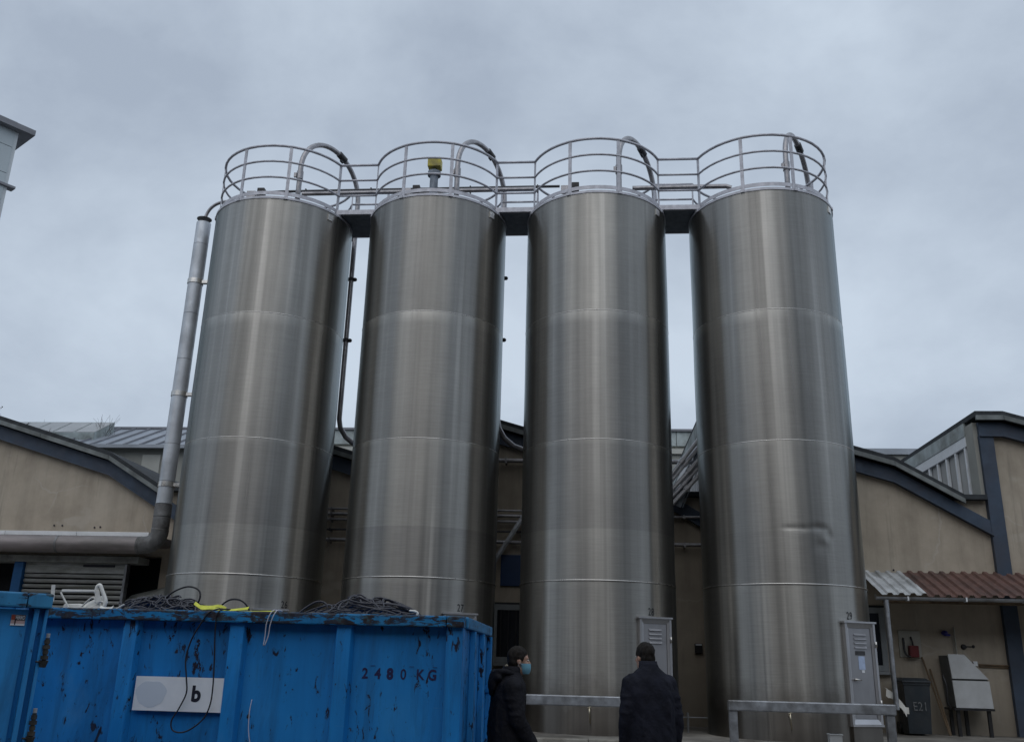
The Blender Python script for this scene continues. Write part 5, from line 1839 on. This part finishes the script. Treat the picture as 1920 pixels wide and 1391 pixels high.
def limb(mb, pts, rs, seg=14):
    q = smooth_path(pts, 4)
    n_ = len(pts) - 1
    rr = []
    for i in range(len(q)):
        t = i / 4
        a = min(int(t), n_ - 1)
        f = t - a
        rr.append(rs[a] * (1 - f) + rs[a + 1] * f)
    mb.tube(q, rr, seg)
    mb.ball(q[0], rr[0], rr[0], rr[0])
    mb.ball(q[-1], rr[-1], rr[-1], rr[-1])


def person(loc, rz, label, jacket, hair, mask, stoop, hood, arms, head_turn, size=1.0):
    """local frame: faces +Y, feet at z 0"""
    t = thing('person', label, 'person', loc, rz, 'two people standing by the skip')
    t.scale = (0.95 * size if size != 1.0 else 1.0, size, size)
    f = stoop
    HZ = 1.60
    head_c = Vector((0, 0.06 + f * 0.9, HZ - f * 0.25))
    neck_b = Vector((0, 0.0 + f * 0.45, 1.44 - f * 0.1))
    HR = Matrix.Rotation(head_turn, 4, 'Z')
    # --- body, one continuous skin: head, neck, trunk, limbs, hands
    b = MB()
    b.loft([ring((0, 0, 0.88), 0.155, 0.105), ring((0, 0, 1.02), 0.14, 0.10), ring((0, f * 0.1, 1.2), 0.155, 0.11), ring((0, f * 0.3, 1.36), 0.165, 0.11), ring((0, f * 0.4, 1.43), 0.10, 0.08)])
    limb(b, [neck_b - Vector((0, 0, 0.06)), (neck_b + head_c) / 2 - Vector((0, 0.01, 0.0)), head_c - Vector((0, 0.012, 0.06))], [0.06, 0.054, 0.05])
    hb = MB()
    hb.ball((0, -0.008, 0.035), 0.074, 0.093, 0.088, 20, 14)
    hb.ball((0, 0.022, -0.045), 0.056, 0.066, 0.075, 16, 12)
    hb.ball((0, 0.062, -0.085), 0.026, 0.024, 0.022)                # chin
    hb.loft([ring((0, 0.088, 0.018), 0.009, 0.008, 8), ring((0, 0.104, -0.012), 0.012, 0.012, 8), ring((0, 0.106, -0.026), 0.017, 0.013, 8), ring((0, 0.090, -0.034), 0.016, 0.012, 8)])
    hb.ball((0, 0.086, -0.056), 0.023, 0.010, 0.006)                 # lips
    hb.ball((0, 0.085, -0.067), 0.020, 0.010, 0.006)
    for s in (-1, 1):
        hb.ball((s * 0.03, 0.076, 0.030), 0.022, 0.014, 0.007)       # brow
        hb.ball((s * 0.036, 0.064, -0.018), 0.022, 0.022, 0.018)     # cheek
        hb.ball((s * 0.078, -0.008, -0.005), 0.009, 0.018, 0.030, mtx=Matrix.Rotation(s * -0.3, 3, 'Z'))  # ear
    hm = Matrix.Translation(head_c) @ HR
    hb.xform(hm)
    b.add(hb.v, hb.f)
    for s in (-1, 1):
        limb(b, [(s * 0.09, 0, 0.90), (s * 0.10, 0.02, 0.50), (s * 0.10, -0.01, 0.10)], [0.085, 0.055, 0.04])
        limb(b, [(s * 0.10, -0.02, 0.06), (s * 0.105, 0.06, 0.045), (s * 0.11, 0.14, 0.035)], [0.042, 0.042, 0.032])
        sh, el, wr = [Vector(p) for p in arms[s]]
        limb(b, [sh, el, wr], [0.055, 0.042, 0.030])
        d = (wr - el).normalized()
        side = Vector((s, 0, 0))
        fwd = d.cross(side).normalized() * (1 if d.cross(side).y > 0 else -1)
        palm = wr + d * 0.055
        b.loft([[wr + side * x * 0.017 + fwd * y * 0.028 for x, y in ((-1, -1), (1, -1), (1, 1), (-1, 1))],
                [palm + side * x * 0.014 + fwd * y * 0.040 for x, y in ((-1, -1), (1, -1), (1, 1), (-1, 1))],
                [palm + d * 0.045 + side * x * 0.012 + fwd * y * 0.040 for x, y in ((-1, -1), (1, -1), (1, 1), (-1, 1))]])
    body = remeshed('body', b, 'skin', t, 0.011, 3)
    # fingers (bent, unequal) join the palms
    fm = MB()
    for s in (-1, 1):
        sh, el, wr = [Vector(p) for p in arms[s]]
        d = (wr - el).normalized()
        side = Vector((s, 0, 0))
        fwd = d.cross(side).normalized() * (1 if d.cross(side).y > 0 else -1)
        kn = wr + d * 0.095
        for q, (L, off) in enumerate(((0.070, 0.030), (0.080, 0.010), (0.074, -0.010), (0.058, -0.029))):
            p0 = kn + fwd * off
            p1 = p0 + d * L * 0.45 - side * 0.006
            p2 = p1 + (d * 0.85 - side * 0.5).normalized() * L * 0.32
            p3 = p2 + (d * 0.55 - side * 0.8).normalized() * L * 0.25
            fm.tube([p0 - d * 0.02, p0, p1, p2, p3], [0.010, 0.0098, 0.009, 0.0085, 0.0065], 8)
        p0 = wr + d * 0.03 + fwd * 0.03
        fm.tube([p0 - d * 0.01, p0 + fwd * 0.02 + d * 0.02, p0 + fwd * 0.03 + d * 0.05 - side * 0.01, p0 + fwd * 0.026 + d * 0.075 - side * 0.02], [0.013, 0.012, 0.0105, 0.008], 8)
    part('fingers', fm, 'skin', body, True, local=True)
    em = MB()
    for s in (-1, 1):
        em.ball(hm @ Vector((s * 0.031, 0.078, 0.012)), 0.0125, 0.0115, 0.010)
    eo = part('eyes', em, 'eye', body, True, local=True)
    im = MB()
    for s in (-1, 1):
        im.ball(hm @ Vector((s * 0.031, 0.0865, 0.012)), 0.0055, 0.004, 0.0055)
    part('irises', im, 'iris', body, True, local=True)
    # hair: a cap over the skull, down to the nape
    h = MB()
    h.ball((0, -0.016, 0.052), 0.081, 0.096, 0.088, 20, 14)
    h.ball((0, -0.045, 0.0), 0.074, 0.064, 0.075, 18, 12)
    h.ball((0, -0.062, -0.05), 0.05, 0.035, 0.045)
    for s in (-1, 1):
        h.ball((s * 0.066, 0.0, 0.035), 0.016, 0.04, 0.04)
    h.xform(hm)
    ho = remeshed('hair', h, hair, t, 0.007, 2)
    for v in ho.data.vertices:
        d_ = (v.co - head_c).normalized()
        v.co += d_ * (0.006 * noise.noise(Vector((v.co.x * 70, v.co.y * 70, v.co.z * 26))) + 0.004 * noise.noise(v.co * 22))
    if mask:
        mk = MB()
        mk.loft([[hm @ (p + Vector((0, 0.035, 0))) for p in ring((0, 0.02, -0.108), 0.034, 0.040, 18)], [hm @ (p + Vector((0, 0.03, 0))) for p in ring((0, 0.022, -0.085), 0.055, 0.055, 18)],
                 [hm @ (p + Vector((0, 0.03, 0))) for p in ring((0, 0.02, -0.05), 0.066, 0.064, 18)], [hm @ (p + Vector((0, 0.025, 0))) for p in ring((0, 0.01, -0.016), 0.068, 0.074, 18)]], cap=False)
        mo = part('face_mask', mk, 'mask', t, True, local=True)
        sm = MB()
        for s in (-1, 1):
            sm.tube([hm @ Vector((s * 0.067, 0.02, -0.03)), hm @ Vector((s * 0.083, -0.005, -0.008)), hm @ Vector((s * 0.078, -0.02, -0.03)), hm @ Vector((s * 0.067, 0.01, -0.07))], 0.002, 5)
        part('ear_loop', sm, 'paper_white', mo, True, local=True)
    # --- jacket
    j = MB()
    j.loft([ring((0, 0.0, 0.78), 0.205, 0.150, p=2.4), ring((0, 0.0, 0.86), 0.212, 0.158, p=2.4), ring((0, f * 0.05, 1.00), 0.205, 0.152, p=2.4), ring((0, f * 0.12, 1.14), 0.208, 0.150, p=2.4),
            ring((0, f * 0.22, 1.28), 0.218, 0.150, p=2.4), ring((0, f * 0.34, 1.38), 0.208, 0.138, p=2.3), ring((0, f * 0.42, 1.445), 0.150, 0.110), ring((0, f * 0.46, 1.49), 0.090, 0.088), ring((0, f * 0.5, 1.525), 0.078, 0.080)])
    for s in (-1, 1):
        sh, el, wr = [Vector(p) for p in arms[s]]
        d = (wr - el).normalized()
        limb(j, [sh, sh * 0.45 + el * 0.55, el, el * 0.5 + wr * 0.5, wr + d * 0.015], [0.095, 0.083, 0.074, 0.068, 0.055])
        # fold rolls at elbow and armhole
        for q, tt in enumerate((0.35, 0.6, 0.85)):
            p = sh * (1 - tt) + el * tt
            j.ball(p + Vector((s * 0.01, -0.012, 0)), 0.085 - 0.004 * q, 0.085 - 0.004 * q, 0.022)
        for tt in (0.12, 0.3, 0.85):
            p = el * (1 - tt) + wr * tt
            j.ball(p, 0.076 - 0.014 * tt, 0.078 - 0.014 * tt, 0.02)
    for q in range(4):          # soft hanging folds
        xq = -0.12 + q * 0.08
        j.ball((xq, -0.125 + f * 0.12, 1.02 + 0.05 * (q % 2)), 0.02, 0.028, 0.17)
    jo = remeshed('jacket', j, jacket, t, 0.012, 4)
    for v, nrm in zip(jo.data.vertices, [Vector(v.normal) for v in jo.data.vertices]):
        q_ = Vector((v.co.x * 9, v.co.y * 9, v.co.z * 13 + v.co.x * 14))
        v.co += nrm * (0.008 * noise.noise(q_) + 0.006 * (0.5 - abs(noise.noise(q_ * 1.9))))
    cl = MB()
    cl.loft([ring((0, f * 0.45 + 0.005, 1.455), 0.098, 0.092), ring((0, f * 0.5 + 0.008, 1.50), 0.088, 0.086), ring((0, f * 0.55 + 0.012, 1.545), 0.080, 0.082), ring((0, f * 0.55 + 0.012, 1.545), 0.070, 0.072), ring((0, f * 0.5 + 0.008, 1.50), 0.076, 0.074)], cap=False)
    part('collar', cl, jacket, jo, True, local=True)
    if hood:
        hd = MB()
        hd.ball((0, -0.115, 1.445), 0.125, 0.055, 0.055, 18, 12)
        hd.ball((0, -0.145, 1.39), 0.085, 0.036, 0.085, 16, 10)
        hd.ball((0, -0.15, 1.33), 0.045, 0.025, 0.05, 16, 10)
        for s in (-1, 1):
            limb(hd, [(0, -0.145, 1.475), (s * 0.08, -0.105, 1.495), (s * 0.10, -0.02, 1.49), (s * 0.07, 0.07, 1.455)], [0.022, 0.026, 0.026, 0.016])
        remeshed('hood', hd, jacket, jo, 0.011, 3)
    # pockets and hem
    hm_ = MB()
    hm_.loft([ring((0, 0, 0.775), 0.206, 0.151, p=2.4), ring((0, 0, 0.80), 0.212, 0.157, p=2.4), ring((0, 0, 0.825), 0.210, 0.155, p=2.4)], cap=False)
    part('hem', hm_, jacket, jo, True, local=True)
    # --- trousers and shoes
    tr = MB()
    tr.loft([ring((0, 0, 0.76), 0.165, 0.125), ring((0, 0, 0.86), 0.172, 0.128), ring((0, 0, 0.95), 0.165, 0.12)])
    for s in (-1, 1):
        limb(tr, [(s * 0.085, 0, 0.82), (s * 0.10, 0.02, 0.50), (s * 0.102, -0.01, 0.12)], [0.100, 0.078, 0.068])
    remeshed('trousers', tr, 'trousers', t, 0.014, 4)
    for s in (-1, 1):
        sh_ = MB()
        sh_.loft([ring((s * 0.105, 0.05, 0.0), 0.050, 0.145, 18, p=2.6), ring((s * 0.105, 0.05, 0.03), 0.052, 0.148, 18, p=2.6), ring((s * 0.105, 0.035, 0.07), 0.048, 0.12, 18), ring((s * 0.103, -0.02, 0.115), 0.045, 0.055, 18)])
        part('shoe', sh_, 'shoe', t, True, local=True)
    return t


person((-0.735, 8.75, 0), R(-68), 'person in a black hooded jacket and face mask beside the skip end, facing right', 'jacket_black', 'hair', True, 0.05, True,
       {1: ((0.175, 0.0, 1.36), (0.225, 0.03, 1.10), (0.215, 0.17, 0.90)), -1: ((-0.175, 0.0, 1.36), (-0.225, 0.02, 1.10), (-0.20, 0.17, 0.92))}, R(-8), 1.0)
person((0.565, 8.75, 0), R(14), 'person in a dark navy coat seen from behind, head bent, before the third silo', 'jacket_navy', 'hair', False, 0.13, False,
       {1: ((0.165, 0.05, 1.345), (0.225, 0.02, 1.08), (0.225, 0.07, 0.82)), -1: ((-0.165, 0.05, 1.345), (-0.225, 0.02, 1.08), (-0.22, 0.08, 0.82))}, R(20), 1.05)
